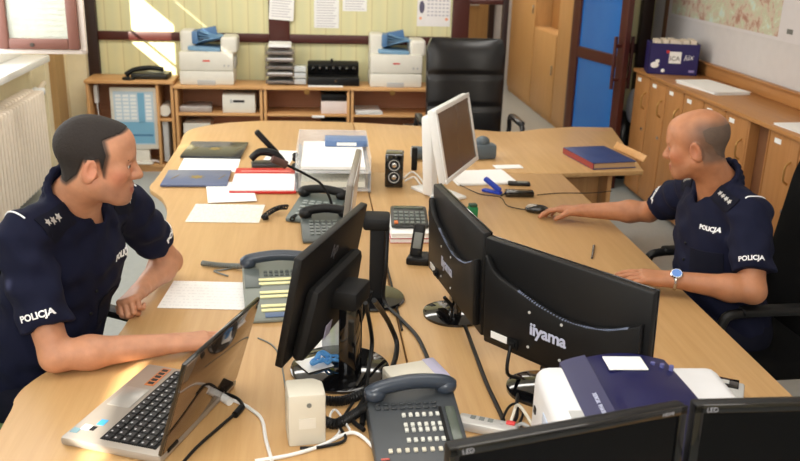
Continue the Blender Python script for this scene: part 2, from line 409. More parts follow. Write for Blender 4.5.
# open sash
t = thing('window_sash', 'open pink-brown window sash with pale edge swung into the room above the radiator', 'window sash', (-1.90, 5.62, 1.155), math.radians(2))
ws, hs = 0.475, 0.56
b = MB()
for lo, hi in (((0, 0, 0), (.06, .055, hs)), ((ws - .065, 0, 0), (ws, .055, hs)), ((.06, 0, 0), (ws - .065, .055, .065)), ((.06, 0, hs - .065), (ws - .065, .055, hs))):
    b.b2(lo, hi, .008)
b.build('sash_frame', PB, t)
MB().b2((-.03, .03, -.03), (ws + .035, .075, 0), .005).b2((ws, .03, -.03), (ws + .035, .075, hs), .005).b2((-.03, .03, 0), (0, .075, hs), .005).build('pale_rebate', mat('pale_rebate', (240, 226, 216), 0.5), t)
MB().b2((.055, .022, .06), (ws - .06, .03, hs - .06)).build('pane', clear('sash_glass', (232, 240, 230), 0.35, 0.03), t)
b = MB()
for k in range(12): b.b2((.06, .05, .075 + k * .034), (ws - .066, .066, .075 + k * .034 + .026))
b.build('slat_blind', mat('sash_blind', (240, 236, 214), 0.5), t)
MB().cyl((ws / 2 - .04, 0, .03), (ws / 2 - .04, -.012, .03), .012).build('catch', mat('dark_skirting', (70, 62, 54), 0.6), t)

# radiator
def radiator():
    t = thing('radiator', 'cream column radiator under the window sill, with its valve and pipe', 'radiator', (-1.98, 6.36, 0.12))
    n = 22; b = MB()
    for k in range(n):
        y = -k * .062
        b.box((.0, y - .03, .34), (.085, .036, .66), .017, seg=3)
        b.box((.075, y - .03, .34), (.07, .032, .64), .015, seg=3)
    b.b2((-.03, -n * .062, .03), (.06, 0, .08)).b2((-.03, -n * .062, .60), (.06, 0, .65)).build('columns', RADI, t)
    MB().tube([(.02, -.01, .62), (.02, .10, .62), (.02, .24, .65), (.02, .305, .66)], .016, 10).build('pipe', RADI, t)
    MB().cyl((.02, .0, .62), (.02, .10, .63), .033).cyl((.02, .09, .63), (.07, .12, .63), .026).build('valve', WPL, t)
radiator()

# blue-glass door leaf standing open
t = struct('door_1', MB(), FRAME)
L = 0.80; hx, hy = 2.235, 7.33; ang = math.atan2(-.75, .17)
t.location = (hx, hy, 0); t.rotation_euler = (0, 0, ang)
bm_ = MB()
for lo, hi in (((0, -.025, 0), (.09, .025, 2.05)), ((L - .10, -.025, 0), (L, .025, 2.05)), ((.09, -.025, 0), (L - .10, .025, .12)), ((.09, -.025, .96), (L - .10, .025, 1.05)), ((.09, -.025, 1.95), (L - .1, .025, 2.05))):
    bm_.b2(lo, hi, .006)
me = bpy.data.meshes.new('door_1'); bm_.bm.to_mesh(me); me.materials.append(FRAME); t.data = me
BG = mat('blue_glass', (28, 100, 184), 0.12, rgb2=(50, 122, 200), vscale=3)
for z0, z1 in ((.12, .96), (1.05, 1.95)):
    struct('pane', MB().b2((.085, -.006, z0), (L - .095, .006, z1)), BG, t)
for sgn in (-1, 1):
    struct('door_handle', MB().tube([(L - .05, sgn * .075, .80), (L - .05, sgn * .075, 1.20)], .014, 12).tube([(L - .05, sgn * .02, .87), (L - .05, sgn * .075, .87)], .013, 10).tube([(L - .05, sgn * .02, 1.13), (L - .05, sgn * .075, 1.13)], .013, 10), FRAME, t)

# corridor cupboards
def cupboard(y0, y1, h, label, nd=1):
    t = thing('cupboard', label, 'cupboard', (2.56, y0, 0), 0, 'corridor cupboards')
    D = y1 - y0
    MB().b2((.02, 0, 0), (.43, D, h), .004).build('body', WC, t)
    d = MB().b2((0, .006, .06), (.02, D - .006, h - .006), .003).build('door', WC, t)
    MB().b2((-.02, .06, h * .55), (0, .075, h * .55 + .1), .004).build('handle', CHROME, d)
cupboard(10.02, 11.25, 1.95, 'tallest far pale wood cupboard at the end of the corridor row')
cupboard(9.05, 10.0, 0.94, 'low pale wood cupboard in the middle of the corridor row')
cupboard(7.75, 9.03, 2.0, 'tall pale wood cupboard nearest the blue glass door')
t = thing('cupboard', 'shallow wooden unit standing in for the dark recess above the low corridor cupboard', 'shelf unit', (2.74, 9.1, .945))
MB().b2((0, 0, 0), (.24, .86, .9), .004).build('body', wood('painted_shade_wood', (170, 122, 72), (184, 138, 86), 'Z', .5), t)  # darker cupboard wood: the shade of the recess is put into the colour

# ================================================================== LOCKERS along the right wall
XF = 2.50
def locker(y1, wdt, label, name='locker'):
    t = thing(name, label, 'locker', (XF, y1 - wdt, 0), 0, 'lockers along the right wall')
    MB().b2((.018, 0, .03), (.40, wdt - .003, .945), .002).build('body', WL, t)
    d = MB().b2((0, .004, .05), (.018, wdt - .007, .940), .003).build('door', WL, t)
    MB().tube([(0, .055, .70), (-.028, .05, .72), (-.032, .05, .76), (-.028, .05, .80), (0, .055, .82)], .006, 8, smooth=4).build('handle', mat('brass', (190, 150, 90), 0.3, 0.7), d)
    MB().b2((-.002, wdt * .58, .885), (0, wdt * .80, .912)).build('number_card', PAPER, d)
    MB().cyl((0, .05, .55), (-.008, .05, .55), .012).build('lock', CHROME, d)
    return t
edges = [6.54, 6.24, 5.92, 5.62, 5.31, 5.0, 4.70]
names = ['locker at the far end beside the blue door', 'second locker from the blue door, below the purple box', 'third locker from the blue door', 'fourth locker from the blue door, left of the bald man', 'locker directly behind the top of the bald head', 'locker just right of the bald head, before the dark gap']
for i in range(6): locker(edges[i], edges[i] - edges[i + 1], 'wooden ' + names[i])
near = ['locker just right of the dark gap, by the black chair', 'locker behind the black office chair', 'locker past the right edge of the chair', 'nearest wooden locker on the right']
for i in range(4): locker(4.46 - i * .31, .31, 'wooden ' + near[i] if not near[i].startswith('near') else near[i])
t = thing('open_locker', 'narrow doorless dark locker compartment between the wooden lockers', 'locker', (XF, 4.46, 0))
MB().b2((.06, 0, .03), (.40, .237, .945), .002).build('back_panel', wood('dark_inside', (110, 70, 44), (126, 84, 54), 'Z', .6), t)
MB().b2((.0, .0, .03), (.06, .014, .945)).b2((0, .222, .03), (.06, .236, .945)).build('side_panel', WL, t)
t = thing('locker_worktop', 'long wooden worktop with a low backboard over the row of lockers', 'worktop', (XF, 3.2, .945))
MB().b2((-.02, 0, 0), (.42, 3.36, .025), .004).build('top', WLT, t)
MB().b2((.395, 0, .025), (.42, 3.36, .11), .004).build('backboard', WLT, t)
MB().b2((.375, 0, .11), (.42, 3.36, .122), .003).build('ledge', WLT, t)

# purple box with lettering
PUR = mat('purple_card', (32, 22, 88), 0.45)
t = thing('cardboard_box', 'dark purple printed box full of papers on the far end of the lockers', 'box', (2.675, 6.32, .97), math.radians(-14))
t.scale = (1.14, 1.1, 1.12)
MB().b2((-.155, -.10, 0), (.155, -.096, .20)).b2((-.155, .096, 0), (.155, .10, .20)).b2((-.155, -.1, 0), (-.151, .1, .20)).b2((.151, -.1, 0), (.155, .1, .20)).b2((-.155, -.1, 0), (.155, .1, .004)).build('carton', PUR, t)
b = MB()
for k in range(6): b.box((-.10 + k * .042, 0, .115 + .004 * (k % 3)), (.036, .17, .20), 0, RY(.05 * ((k % 3) - 1)))
b.build('papers', mat('cream_paper', (228, 214, 196), .8), t)
q = MB().b2((-.03, -.102, .075), (.045, -.1, .15)).build('white_patch', PAPER, t)
lettering('ICA', .04, (.005, -.1025, .105), (1, 0, 0), (0, 0, 1), mat('ink_black', (20, 20, 24), .6), q)
lettering('lüx', .05, (.09, -.101, .115), (1, 0, .15), (0, 0, 1), PAPER, t, shear=.3)
MB().b2((-.05, -.102, .14), (-.03, -.1, .157)).build('red_mark', RED, t)
MB().sph((-.115, -.1, .06), (.026, .002, .02)).sph((-.10, -.1, .085), (.014, .002, .012)).sph((-.06, -.1, .025), (.012, .002, .012)).build('white_mark', PAPER, t)
MB().b2((.10, -.102, .02), (.135, -.1, .035)).build('small_print', mat('pale_violet', (150, 140, 190), .6), t)
# papers on the lockers
def sheet(name, label, cat, c, wd, dp, yaw, m=PAPER, th=.002, group=None, skew=0):
    o = MB().b2((-wd / 2, -dp / 2, 0), (wd / 2, dp / 2, th)).build(name, m); place(o, c, yaw); return tag(o, label, cat, group)
def stack(name, label, c, wd, dp, yaw, n=6, m=PAPER, group=None, cat='papers'):
    b = MB()
    for k in range(n):
        b.box((random.uniform(-.006, .006), random.uniform(-.006, .006), .0012 + k * .0026), (wd, dp, .0024), 0, RZ(random.uniform(-.04, .04)))
    o = b.build(name, m); place(o, c, yaw); return tag(o, label, cat, group)
stack('paper_stack', 'white papers spread on the locker top right of the purple box', (2.69, 5.62, .97), .25, .50, .12, 8)
stack('paper_stack', 'white paper lying at the right edge of the frame on the locker top', (2.63, 4.32, .97), .21, .30, .1, 4)
# map on the wall
mp_m = bpy.data.materials.new('relief_map'); mp_m.use_nodes = True; nt = mp_m.node_tree; pb = nt.nodes['Principled BSDF']
tc = nt.nodes.new('ShaderNodeTexCoord'); nz = nt.nodes.new('ShaderNodeTexNoise'); nz.inputs['Scale'].default_value = 7; nz.inputs['Detail'].default_value = 12; nz.inputs['Roughness'].default_value = .72; nz.inputs['Distortion'].default_value = .3
nt.links.new(tc.outputs['Object'], nz.inputs['Vector']); rp = nt.nodes.new('ShaderNodeValToRGB'); els = rp.color_ramp.elements
els[0].position = .40; els[0].color = lin((196, 212, 202)); els[1].position = .62; els[1].color = lin((170, 124, 106))
for p_, c_ in ((.44, (206, 206, 180)), (.48, (188, 190, 162)), (.52, (206, 192, 172)), (.57, (188, 156, 138))):
    e_ = els.new(p_); e_.color = lin(c_)
nt.links.new(nz.outputs['Fac'], rp.inputs[0]); nt.links.new(rp.outputs[0], pb.inputs['Base Color']); pb.inputs['Roughness'].default_value = .6
t = thing('wall_map', 'large coloured relief map with white margin on the right wall', 'map', (XR - .004, 4.2, 1.33))
MB().b2((0, 0, 0), (.003, 2.85, 1.1)).build('sheet', mat('map_paper', (212, 206, 206), .6), t)
MB().b2((-.001, 1.12, .02), (0, 2.83, 1.05)).build('printed_map', mp_m, t)
b = MB()
for r_ in range(9):
    for k in range(3): b.b2((-.001, .12 + k * .24, .06 + r_ * .055), (0, .30 + k * .24, .075 + r_ * .055))
b.build('key_text', mat('map_grey', (178, 172, 178), .6), t)
MB().b2((-.001, .95, .05), (0, 1.02, .08)).build('stamp', mat('stamp_grey', (110, 110, 104), .6), t)
# waste bag behind the door
t = thing('waste_bin', 'black waste bag with a white bag hanging beside the blue door', 'bin bag', (2.60, 6.95, 0))
MB().lathe([(.0, 0), (.10, 0), (.125, .2), (.13, .42), (.09, .50), (.03, .56)], seg=20).build('black_bag', mat('bin_liner', (16, 16, 18), .3, bump=.6, bscale=25), t)
MB().sph((.02, -.10, .62), (.05, .035, .14)).build('white_bag', mat('white_bag', (190, 190, 196), .5, bump=.5, bscale=30), t)

# ================================================================== OPEN CABINETS along the rear partition
YB, YFc = 7.34, 7.02
def cab(x0, x1, h, label, shelves, dividers=(), group='open wooden cabinets along the rear partition'):
    t = thing('open_cabinet', label, 'cabinet', (x0, YFc, 0), 0, group); W = x1 - x0; D = YB - YFc; th = .022
    MB().b2((-.008, -.015, h - .025), (W + .008, D, h), .004).build('top', WX, t)
    for a in (0, W - th): MB().b2((a, 0, 0), (a + th, D, h - .025), .002).build('side_panel', WZ, t)
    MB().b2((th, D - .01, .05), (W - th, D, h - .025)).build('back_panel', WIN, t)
    MB().b2((th, 0.01, 0.04), (W - th, D - .01, .065)).build('base', WX, t)
    MB().b2((th, 0.03, 0), (W - th, .05, .04)).build('plinth', WX, t)
    for (a, c, z) in shelves: MB().b2((a, .005, z), (c, D - .01, z + .02), .002).build('shelf', WX, t)
    for a in dividers: MB().b2((a, .0, .065), (a + .02, D - .01, h - .025), .002).build('divider', WZ, t)
    return t
cab(-1.755, -1.085, .745, 'open wooden cabinet at the left, holding a white-framed screen', [(.555, .648, .42)], (.535,))
cab(-1.075, -.385, .712, 'open wooden cabinet under the left fax machine', [(.022, .668, .47), (.022, .668, .24)])
cab(-.375, .315, .712, 'open wooden cabinet under the black document feeder', [(.022, .668, .47), (.022, .668, .24)])
cab(.325, 1.015, .712, 'open wooden cabinet under the right fax machine', [(.022, .668, .47), (.022, .668, .24)])
for x in (-.03, .66):
    o = MB().lathe([(.001, 0), (.022, 0), (.022, .004), (.001, .004)], seg=20, M=Matrix.Rotation(math.pi / 2, 4, 'X')).build('key_plate', mat('brass', (190, 150, 90), .3, .7))
    place(o, (x, YFc - .012, .675)); tag(o, 'round dark pull under the top of the cabinet below ' + ('the black document feeder' if x < 0 else 'the right fax machine'), 'cabinet pull')
# things in the cabinets
t = thing('monitor', 'white-framed screen showing a blue table, standing inside the left cabinet', 'screen', (-1.405, 7.08, .067))
MB().box((0, 0, .365), (.365, .035, .50), .01).build('housing', OFFW, t)
scr = MB().b2((-.155, -.0195, .155), (.155, -.0175, .585)).build('screen', mat('screen_pale', (196, 214, 226), .3), t)
for k in (0, 1, 2, 4):
    b = MB()
    for r_ in range(7): b.b2((-.14 + k * .058, -.021, .36 + r_ * .03), (-.095 + k * .058, -.0195, .38 + r_ * .03))
    b.build('table_column', mat('cell_white', (236, 240, 240), .4), scr)
MB().b2((.034, -.0208, .335), (.085, -.0196, .575)).b2((-.15, -.0208, .165), (.15, -.0196, .34)).build('blue_field', mat('cell_blue', (122, 176, 206), .4), scr)
MB().b2((-.14, -.0215, .225), (.14, -.0209, .24)).build('dark_bar', mat('cell_dark', (70, 120, 160), .4), scr)
MB().box((0, .02, .07), (.2, .05, .14), .01).box((0, .0, .008), (.26, .14, .016), .006).build('stand', OFFW, t)
o = MB().tube([(-1.38, 7.06, .085), (-1.33, 7.03, .075), (-1.28, 7.05, .09), (-1.22, 7.06, .075), (-1.26, 7.08, .085), (-1.32, 7.1, .08)], .006, 6, smooth=5).build('cable', mat('pale_cable', (216, 206, 200), .5)); tag(o, 'pale cable bunched on the floor of the left cabinet', 'cable')
t = thing('power_strip', 'white power strip hanging inside the left cabinet with its cord', 'power strip', (-1.70, 7.12, .56))
MB().box((0, 0, .06), (.035, .05, .15), .012).build('body', WPL, t); MB().tube([(0, 0, -.01), (.01, -.01, -.12), (.04, 0, -.25), (.05, 0, -.45)], .004, 6, smooth=5).build('cord', WPL, t)
o = MB().cyl((-1.165, 7.06, .50), (-1.165, 7.28, .50), .045).build('paper_roll', OFFW); tag(o, 'white roll on the upper right shelf of the left cabinet', 'paper roll')
o = MB().box((-1.165, 7.16, .25), (.045, .22, .34), .008).build('binder', LGREY); tag(o, 'pale grey binder in the lower right slot of the left cabinet', 'binder')
t = thing('paper_tray', 'flat grey metal tray on the shelf under the left fax machine', 'tray', (-.92, 7.17, .49))
MB().prism([(-.13, -.12), (.13, -.12), (.11, .11), (-.09, .11)], 0, .05, .01).build('tray', mat('silver_tray', (176, 166, 160), .35, .3), t)
t = thing('device_box', 'white box with a small dark logo on the shelf under the left fax machine', 'box', (-.575, 7.15, .49))
MB().box((0, 0, .075), (.26, .2, .15), .006).build('body', OFFW, t); MB().b2((-.045, -.1015, .085), (.045, -.0995, .105)).build('label', mat('ink_black', (20, 20, 24), .6), t); MB().b2((-.07, -.1015, .08), (-.05, -.0995, .11)).build('mark', LGREY, t)
b = MB()
for k in range(9): b.box((random.uniform(-.004, .004), 0, .008 + k * .0155), (.21, .26, .013), .001, RZ(random.uniform(-.02, .02)))
o = b.build('paper_stack', OFFW); place(o, (-.92, 7.19, .26)); tag(o, 'white ream of papers on the lower shelf under the left fax', 'papers')
t = thing('device_box', 'white carton with a black lid under the black document feeder', 'box', (.19, 7.16, .49))
MB().box((0, 0, .05), (.21, .22, .10), .004).build('carton', mat('pinkish_white', (228, 212, 206), .6), t); MB().box((0, .01, .128), (.21, .2, .055), .006).build('lid', BLACK, t)
o = MB().box((.19, 7.16, .345), (.21, .2, .16), .006).build('device_box', mat('blue_black', (34, 38, 52), .5)); tag(o, 'blue-black box on the lower shelf under the black document feeder', 'box')
o = MB().b2((.01, 6.996, .468), (.11, 7.003, .486)).build('shelf_label', PAPER); tag(o, 'small white label on the shelf edge under the document feeder', 'label')
stack('paper_stack', 'white papers on the shelf under the right fax machine', (.47, 7.17, .49), .21, .28, .05, 9)
for k, (x, wv, hv, mm_, lb) in enumerate(((.46, .08, .10, LGREY, 'pale grey carton at the left end of the lower shelf under the right fax'), (.585, .16, .055, WPL, 'low white box on the lower shelf under the right fax'), (.72, .07, .09, LGREY, 'upright grey carton in the middle of the lower shelf under the right fax'), (.85, .15, .12, OFFW, 'white box near the office chair on the lower shelf'))):
    o = MB().box((0, 0, hv / 2), (wv, .18, hv), .004).build('small_box', mm_); place(o, (x, 7.14, .26)); tag(o, lb, 'box')

# fax machines
REDT = mat('red_print', (206, 60, 50), .5)
BLT = mat('pale_blue_plastic', (122, 160, 190), .35)
BLD = mat('blue_sheets', (116, 156, 190), .5)
def fax():
    t = thing('fax_machine', 'white laser fax machine with blue sheets in its tray, left one, above the white box', 'fax machine', (-.82, 7.20, .712), 0, 'fax machines on the rear cabinets')
    t.scale = (.93, 1, 1)
    MB().box((0, 0, .055), (.455, .30, .11), .012).build('paper_cassette', OFFW, t)
    MB().b2((-.08, -.155, 0.0), (.07, -.148, .04), .004).build('grip', LGREY, t)
    MB().box((0, 0, .185), (.455, .30, .15), .014).build('body', OFFW, t)
    MB().box((.19, .02, .31), (.14, .26, .13), .025, seg=3).build('head', OFFW, t)
    MB().box((-.165, .05, .33), (.125, .2, .17), .025, seg=3).build('feeder', OFFW, t)
    MB().box((-.02, .02, .275), (.27, .26, .03), .006, RY(.05)).build('output_tray', BLT, t)
    b = MB()
    for k in range(5): b.box((.02 + .012 * k, .03, .33 + k * .012), (.26, .18 - .02 * k, .004), 0, RY(-.22 + .12 * k) @ RX(.1 * k - .2))
    b.build('blue_sheets', BLD, t)
    MB().box((-.03, .03, .39), (.22, .02, .07), .006, RY(-.2)).box((-.10, .02, .36), (.05, .16, .10), .01).build('sheet_holder', mat('blue_holder', (86, 124, 166), .4), t)
    MB().b2((-.03, -.1515, .185), (.03, -.1495, .197)).build('red_logo', REDT, t)
    for x in (.15, .185): MB().cyl((x, -.15, .155), (x, -.154, .155), .008).build('button', LGREY, t)
    MB().box((.232, .03, .17), (.012, .2, .09), .003).build('side_panel', LGREY, t)
    return t
f0 = fax()
dup(f0, (.69, 7.20, .712), 0, 'white laser fax machine with blue sheets, right one, beside the leather office chair')
# letter rack
t = thing('letter_tray_rack', 'stack of smoky clear letter trays in front of a dark red post', 'tray rack', (-.245, 7.20, .712))
SM = clear('smoky_acrylic', (150, 138, 130), .48, .06)
for k in range(5):
    z = .012 + k * .058
    MB().b2((-.115, -.12, z), (.115, .12, z + .006)).b2((-.115, -.12, z), (-.109, .12, z + .055)).b2((.109, -.12, z), (.115, .12, z + .055)).b2((-.115, -.12, z), (.115, -.116, z + .022)).build('tray', SM, t)
    MB().b2((-.10, -.11, z + .008), (.10, .1, z + .02 + .008 * (k % 2))).build('papers', PAPER if k % 2 else LGREY, t)
MB().b2((-.09, -.1, .30), (.09, .1, .325)).build('top_papers', PAPER, t)
# black document feeder
t = thing('document_feeder', 'black slotted desktop machine on the rear cabinets between the letter trays and right fax', 'office machine', (.185, 7.20, .712))
MB().box((0, 0, .035), (.42, .25, .07), .01).build('base', BLACK, t)
MB().box((0, .06, .11), (.42, .10, .12), .012, RX(.25)).build('upright', BLACK, t)
b = MB()
for k in range(7): b.sph((-.165 + k * .055, -.005, .125), (.02, .03, .022))
b.build('slots', GLOSSB, t)
MB().b2((-.02, .05, .16), (.0, .07, .195), .003).build('peg', BLACK, t); MB().cyl((.02, -.125, .04), (.02, -.128, .04), .01).build('badge', CHROME, t)
o = sheet('paper', 'white sheet lying under the front of the black document feeder', 'paper', (.12, 7.055, .712), .28, .07, 0, PAPER, .006)
t = thing('disc_spindle', 'shiny stack of clear cases beside the smoky letter trays', 'disc case', (-.085, 7.14, .712))
for k in range(3): MB().box((0, 0, .03 + k * .05), (.10, .12, .04), .006).build('case', clear('clear_case', (236, 242, 246), .55, .03), t)
# old telephone on the left cabinet
t = thing('telephone', 'black telephone on top of the left cabinet with its handset lying across', 'telephone', (-1.27, 7.17, .745))
MB().prism([(-.15, -.09), (.14, -.10), (.15, .09), (-.10, .09)], 0, .045, .012).build('body', mat('olive_black', (34, 34, 28), .4), t)
MB().tube([(-.19, -.06, .03), (-.12, -.05, .07), (0, -.03, .085), (.1, -.02, .07)], .02, 10, smooth=5).build('handset', BLACK, t)
MB().box((.04, .01, .048), (.13, .10, .006), .002).build('keypad', GREY, t)
o = MB().tube([(-1.43, 7.1, .76), (-1.47, 7.06, .755), (-1.44, 7.03, .755), (-1.39, 7.05, .755), (-1.40, 7.1, .76)], .011, 8, smooth=4).build('coiled_cord', BLACK); tag(o, 'short black coiled cord left of the telephone on the left cabinet', 'cord')
# sheets pinned on the partition
def pinned(label, x0, x1, z0, z1, m, tilt=0.0, y=YP - .034, kids=None):
    t = thing('wall_notice', label, 'notice', ((x0 + x1) / 2, y, (z0 + z1) / 2)); t.rotation_euler = (0, tilt, 0)
    w_, h_ = x1 - x0, z1 - z0
    p_ = MB().b2((-w_ / 2, -.0015, -h_ / 2), (w_ / 2, .0015, h_ / 2)).build('sheet', m, t); p_.rotation_euler = (0, 0, 0)
    if kids: kids(t, w_, h_)
    return t
TXT = mat('faint_print', (206, 202, 206), .7)
def lines(t, w_, h_):
    b = MB()
    for k in range(int(h_ / .022)): b.b2((-w_ * .4, -.0022, h_ * .42 - k * .021), (w_ * (.4 - .2 * ((k * 7) % 3) / 3), -.0015, h_ * .42 - k * .021 + .007))
    b.build('print', TXT, t)
pinned('white notice pinned on the dark red post above the letter trays', -.33, -.13, 1.20, 1.50, PAPER, .06, YP - .034, lines)
pinned('tall white notice on the partition above the document feeder', .03, .235, 1.14, 1.45, PAPER, 0, YP - .003, lines)
pinned('white notice on the partition just right of the tall white notice', .265, .465, 1.28, 1.57, PAPER, 0, YP - .003, lines)
def cal(t, w_, h_):
    MB().sph((-w_ * .36, -.0015, -.02), (.022, .001, .05)).build('figure', mat('cal_dark', (92, 88, 110), .6), t)
    b = MB()
    for r_ in range(5):
        for k in range(6): b.b2((-w_ * .2 + k * .032, -.0022, -.09 + r_ * .03), (-w_ * .2 + k * .032 + .02, -.0015, -.09 + r_ * .03 + .012))
    b.build('dates', mat('cal_grey', (196, 192, 200), .6), t)
    MB().sph((.09, -.0015, .15), (.035, .001, .03)).sph((.11, -.0015, -.115), (.014, .001, .012)).sph((-.11, -.0015, -.11), (.012, .001, .012)).build('flowers', mat('cal_orange', (240, 170, 130), .6), t)
pinned('white wall calendar with small pictures left of the leather chair', .885, 1.165, 1.17, 1.52, mat('calendar_paper', (240, 236, 234), .6), 0, YP - .003, cal)

# ================================================================== DESKS
def desk(name, label, poly, legs):
    t = thing(name, label, 'desk', (0, 0, 0), 0)
    MB().prism(poly, .715, .74, .004).build('desktop', WD, t)
    for lo, hi in legs: MB().b2(lo, hi, .003).build('leg_panel', WZ, t)
    return t
curve = [tuple(v[:2]) for v in spline([(-.74, .95, 0), (-.745, 1.9, 0), (-.757, 2.05, 0), (-.745, 2.13, 0), (-.70, 2.22, 0), (-.61, 2.29, 0), (-.57, 2.45, 0), (-.56, 2.8, 0), (-.57, 3.15, 0), (-.61, 3.6, 0), (-.655, 3.80, 0), (-.70, 3.90, 0), (-.74, 3.97, 0), (-.755, 4.05, 0), (-.745, 4.2, 0), (-.735, 4.9, 0), (-.745, 5.12, 0), (-.71, 5.3, 0), (-.55, 5.46, 0), (-.28, 5.55, 0), (.1, 5.54, 0), (.268, 5.52, 0)], 4)]
desk('desk', 'long curved light wood desk in front of the seated man on the left', curve[::-1] + [(-.74, .95), (.268, .95)][::1] if False else [(.268, .95)] + [(.268, 5.52)] + curve[::-1][1:], [((-.60, 3.60, 0), (-.02, 3.625, .715)), ((-.64, 1.3, 0), (.2, 1.325, .715)), ((.235, 1.33, .2), (.255, 5.3, .715)), ((-.6, 5.2, 0), (.2, 5.225, .715))])
desk('desk', 'straight light wood desk in front of the bald man on the right', [(.272, .95), (1.295, .95), (1.295, 4.27), (.272, 4.29)], [((.32, 1.1, 0), (1.24, 1.125, .715)), ((.276, 1.15, .2), (.296, 4.2, .715)), ((.32, 4.22, 0), (1.24, 4.245, .715))])
desk('desk', 'rear light wood desk with the blue book, in front of the leather chair', [(.272, 4.295), (1.30, 4.275), (1.76, 4.335), (1.955, 5.43), (1.70, 5.44), (1.46, 5.37), (1.30, 5.28), (1.16, 5.28), (.9, 5.38), (.272, 5.52)], [((1.60, 4.42, 0), (1.625, 5.3, .715)), ((1.33, 4.50, 0), (1.58, 4.52, .715)), ((.32, 5.25, 0), (.9, 5.27, .715))])
# chrome things under the rear desk
t = thing('desk_castor', 'shiny chrome fitting under the front of the rear desk', 'desk fitting', (1.52, 4.30, 0))
MB().lathe([(.0, 0), (.05, 0), (.05, .30), (.03, .33), (.03, .40), (.05, .42), (.05, .46), (0, .47)], seg=18).build('column', mat('dull_chrome', (150, 150, 155), .25, .9), t)
MB().lathe([(.03, .36), (.06, .37), (.06, .395), (.03, .405)], seg=18).build('ring', CHROME, t)

# ================================================================== CHAIRS
def base_star(t, m, hub_z=.12, r=.30, n=5):
    for k in range(n):
        a = 2 * math.pi * k / n + .3
        l = MB().tube([(0, 0, hub_z), (r * .6 * math.cos(a), r * .6 * math.sin(a), hub_z - .02), (r * math.cos(a), r * math.sin(a), .075)], .022, 8, .016).build('leg', m, t)
        MB().cyl((r * math.cos(a) - .02 * math.sin(a), r * math.sin(a) + .02 * math.cos(a), .03), (r * math.cos(a) + .02 * math.sin(a), r * math.sin(a) - .02 * math.cos(a), .03), .03).build('castor', m, l)
    MB().lathe([(0, .08), (.035, .08), (.035, .2), (.022, .21), (.022, .42), (.06, .43), (.06, .44), (0, .44)], seg=20).build('gas_column', m, t)
def back_pad(w0, w1, h, th, bulge, m, name, t, M, seams=()):
    """padded back: front face toward +x"""
    def fn(u, v):
        wd = w0 + (w1 - w0) * v
        edge = (1 - abs(2 * u - 1) ** 4) * (1 - abs(2 * v - 1) ** 6)
        x = bulge * edge + .06 * (2 * u - 1) ** 2
        for sv in seams: x -= .022 * math.exp(-((v - sv) / .018) ** 2) * edge ** .5
        r_ = 1 - .12 * max(0, (v - .85) / .15) ** 2 - .10 * max(0, (.12 - v) / .12) ** 2
        return Vector((x, (u - .5) * wd * r_, h * v))
    mb = MB().solid_grid(fn, -th, 26, 40, Vector((1, 0, 0))); mb.xf(M)
    return mb.build(name, m, t, 70)
def arm_loop(t, y, m, chrome=None, x0=-.17, x1=.22, z=.68):
    o = MB().tube([(x0, y * .82, .46), (x0 - .03, y, .55), (x0 - .02, y, z - .03), (x0 + .05, y, z), (x1 - .06, y, z + .005), (x1, y, z - .03), (x1 + .01, y, z - .12), (x1 - .06, y * .95, .50), (x1 - .12, y * .8, .46)], .017, 10, smooth=5).build('armrest', m, t)
    MB().box(((x0 + x1) / 2, y, z + .012), (.30, .055, .03), .013).build('arm_pad', m, o)
    if chrome: MB().box((x0 + .03, y, z + .030), (.14, .03, .012), .005).build('chrome_strip', chrome, o)
# executive leather chair behind the rear desk: it faces the camera (-y)
t = thing('office_chair', 'tall black leather executive chair behind the rear desk', 'chair', (1.10, 5.96, 0), -math.pi / 2)
MB().box((.04, 0, .47), (.50, .50, .11), .045, seg=4).build('seat', LEATHER, t)
back_pad(.53, .56, .75, .09, .07, LEATHER, 'backrest', t, Matrix.Translation((-.20, 0, .46)) @ Matrix.Rotation(-.10, 4, 'Y'), (.36, .66))
for sgn in (-1, 1): arm_loop(t, sgn * .34, LEATHER, None, -.17, .22, .67)
base_star(t, BLACK)
# left man's chair
GRC = mat('green_upholstery', (112, 134, 84), .9, bump=.3, bscale=400)
t = thing('office_chair', 'black office chair with a green seat under the man on the left', 'chair', (-.93, 2.54, 0), math.radians(-30))
MB().box((.06, 0, .46), (.50, .52, .09), .035, seg=4).build('seat', GRC, t)
back_pad(.42, .36, .56, .06, .03, FABB, 'backrest', t, Matrix.Translation((-.27, 0, .52)) @ Matrix.Rotation(-.08, 4, 'Y'))
for sgn in (-1, 1): arm_loop(t, sgn * .31, BLACK, None, -.13, .26, .66)
base_star(t, BLACK)
# right man's chair: faces -x
t = thing('office_chair', 'black high-backed office chair with chrome arm strips under the bald man on the right', 'chair', (1.60, 2.87, 0), math.pi + .06)
MB().box((.02, 0, .46), (.52, .52, .10), .04, seg=4).build('seat', FABB, t)
back_pad(.52, .46, .74, .10, .04, FABB, 'backrest', t, Matrix.Translation((-.27, 0, .40)) @ Matrix.Rotation(-.12, 4, 'Y'))
for sgn in (-1, 1): arm_loop(t, sgn * .30, BLACK, CHROME, -.18, .24, .71)
base_star(t, BLACK)

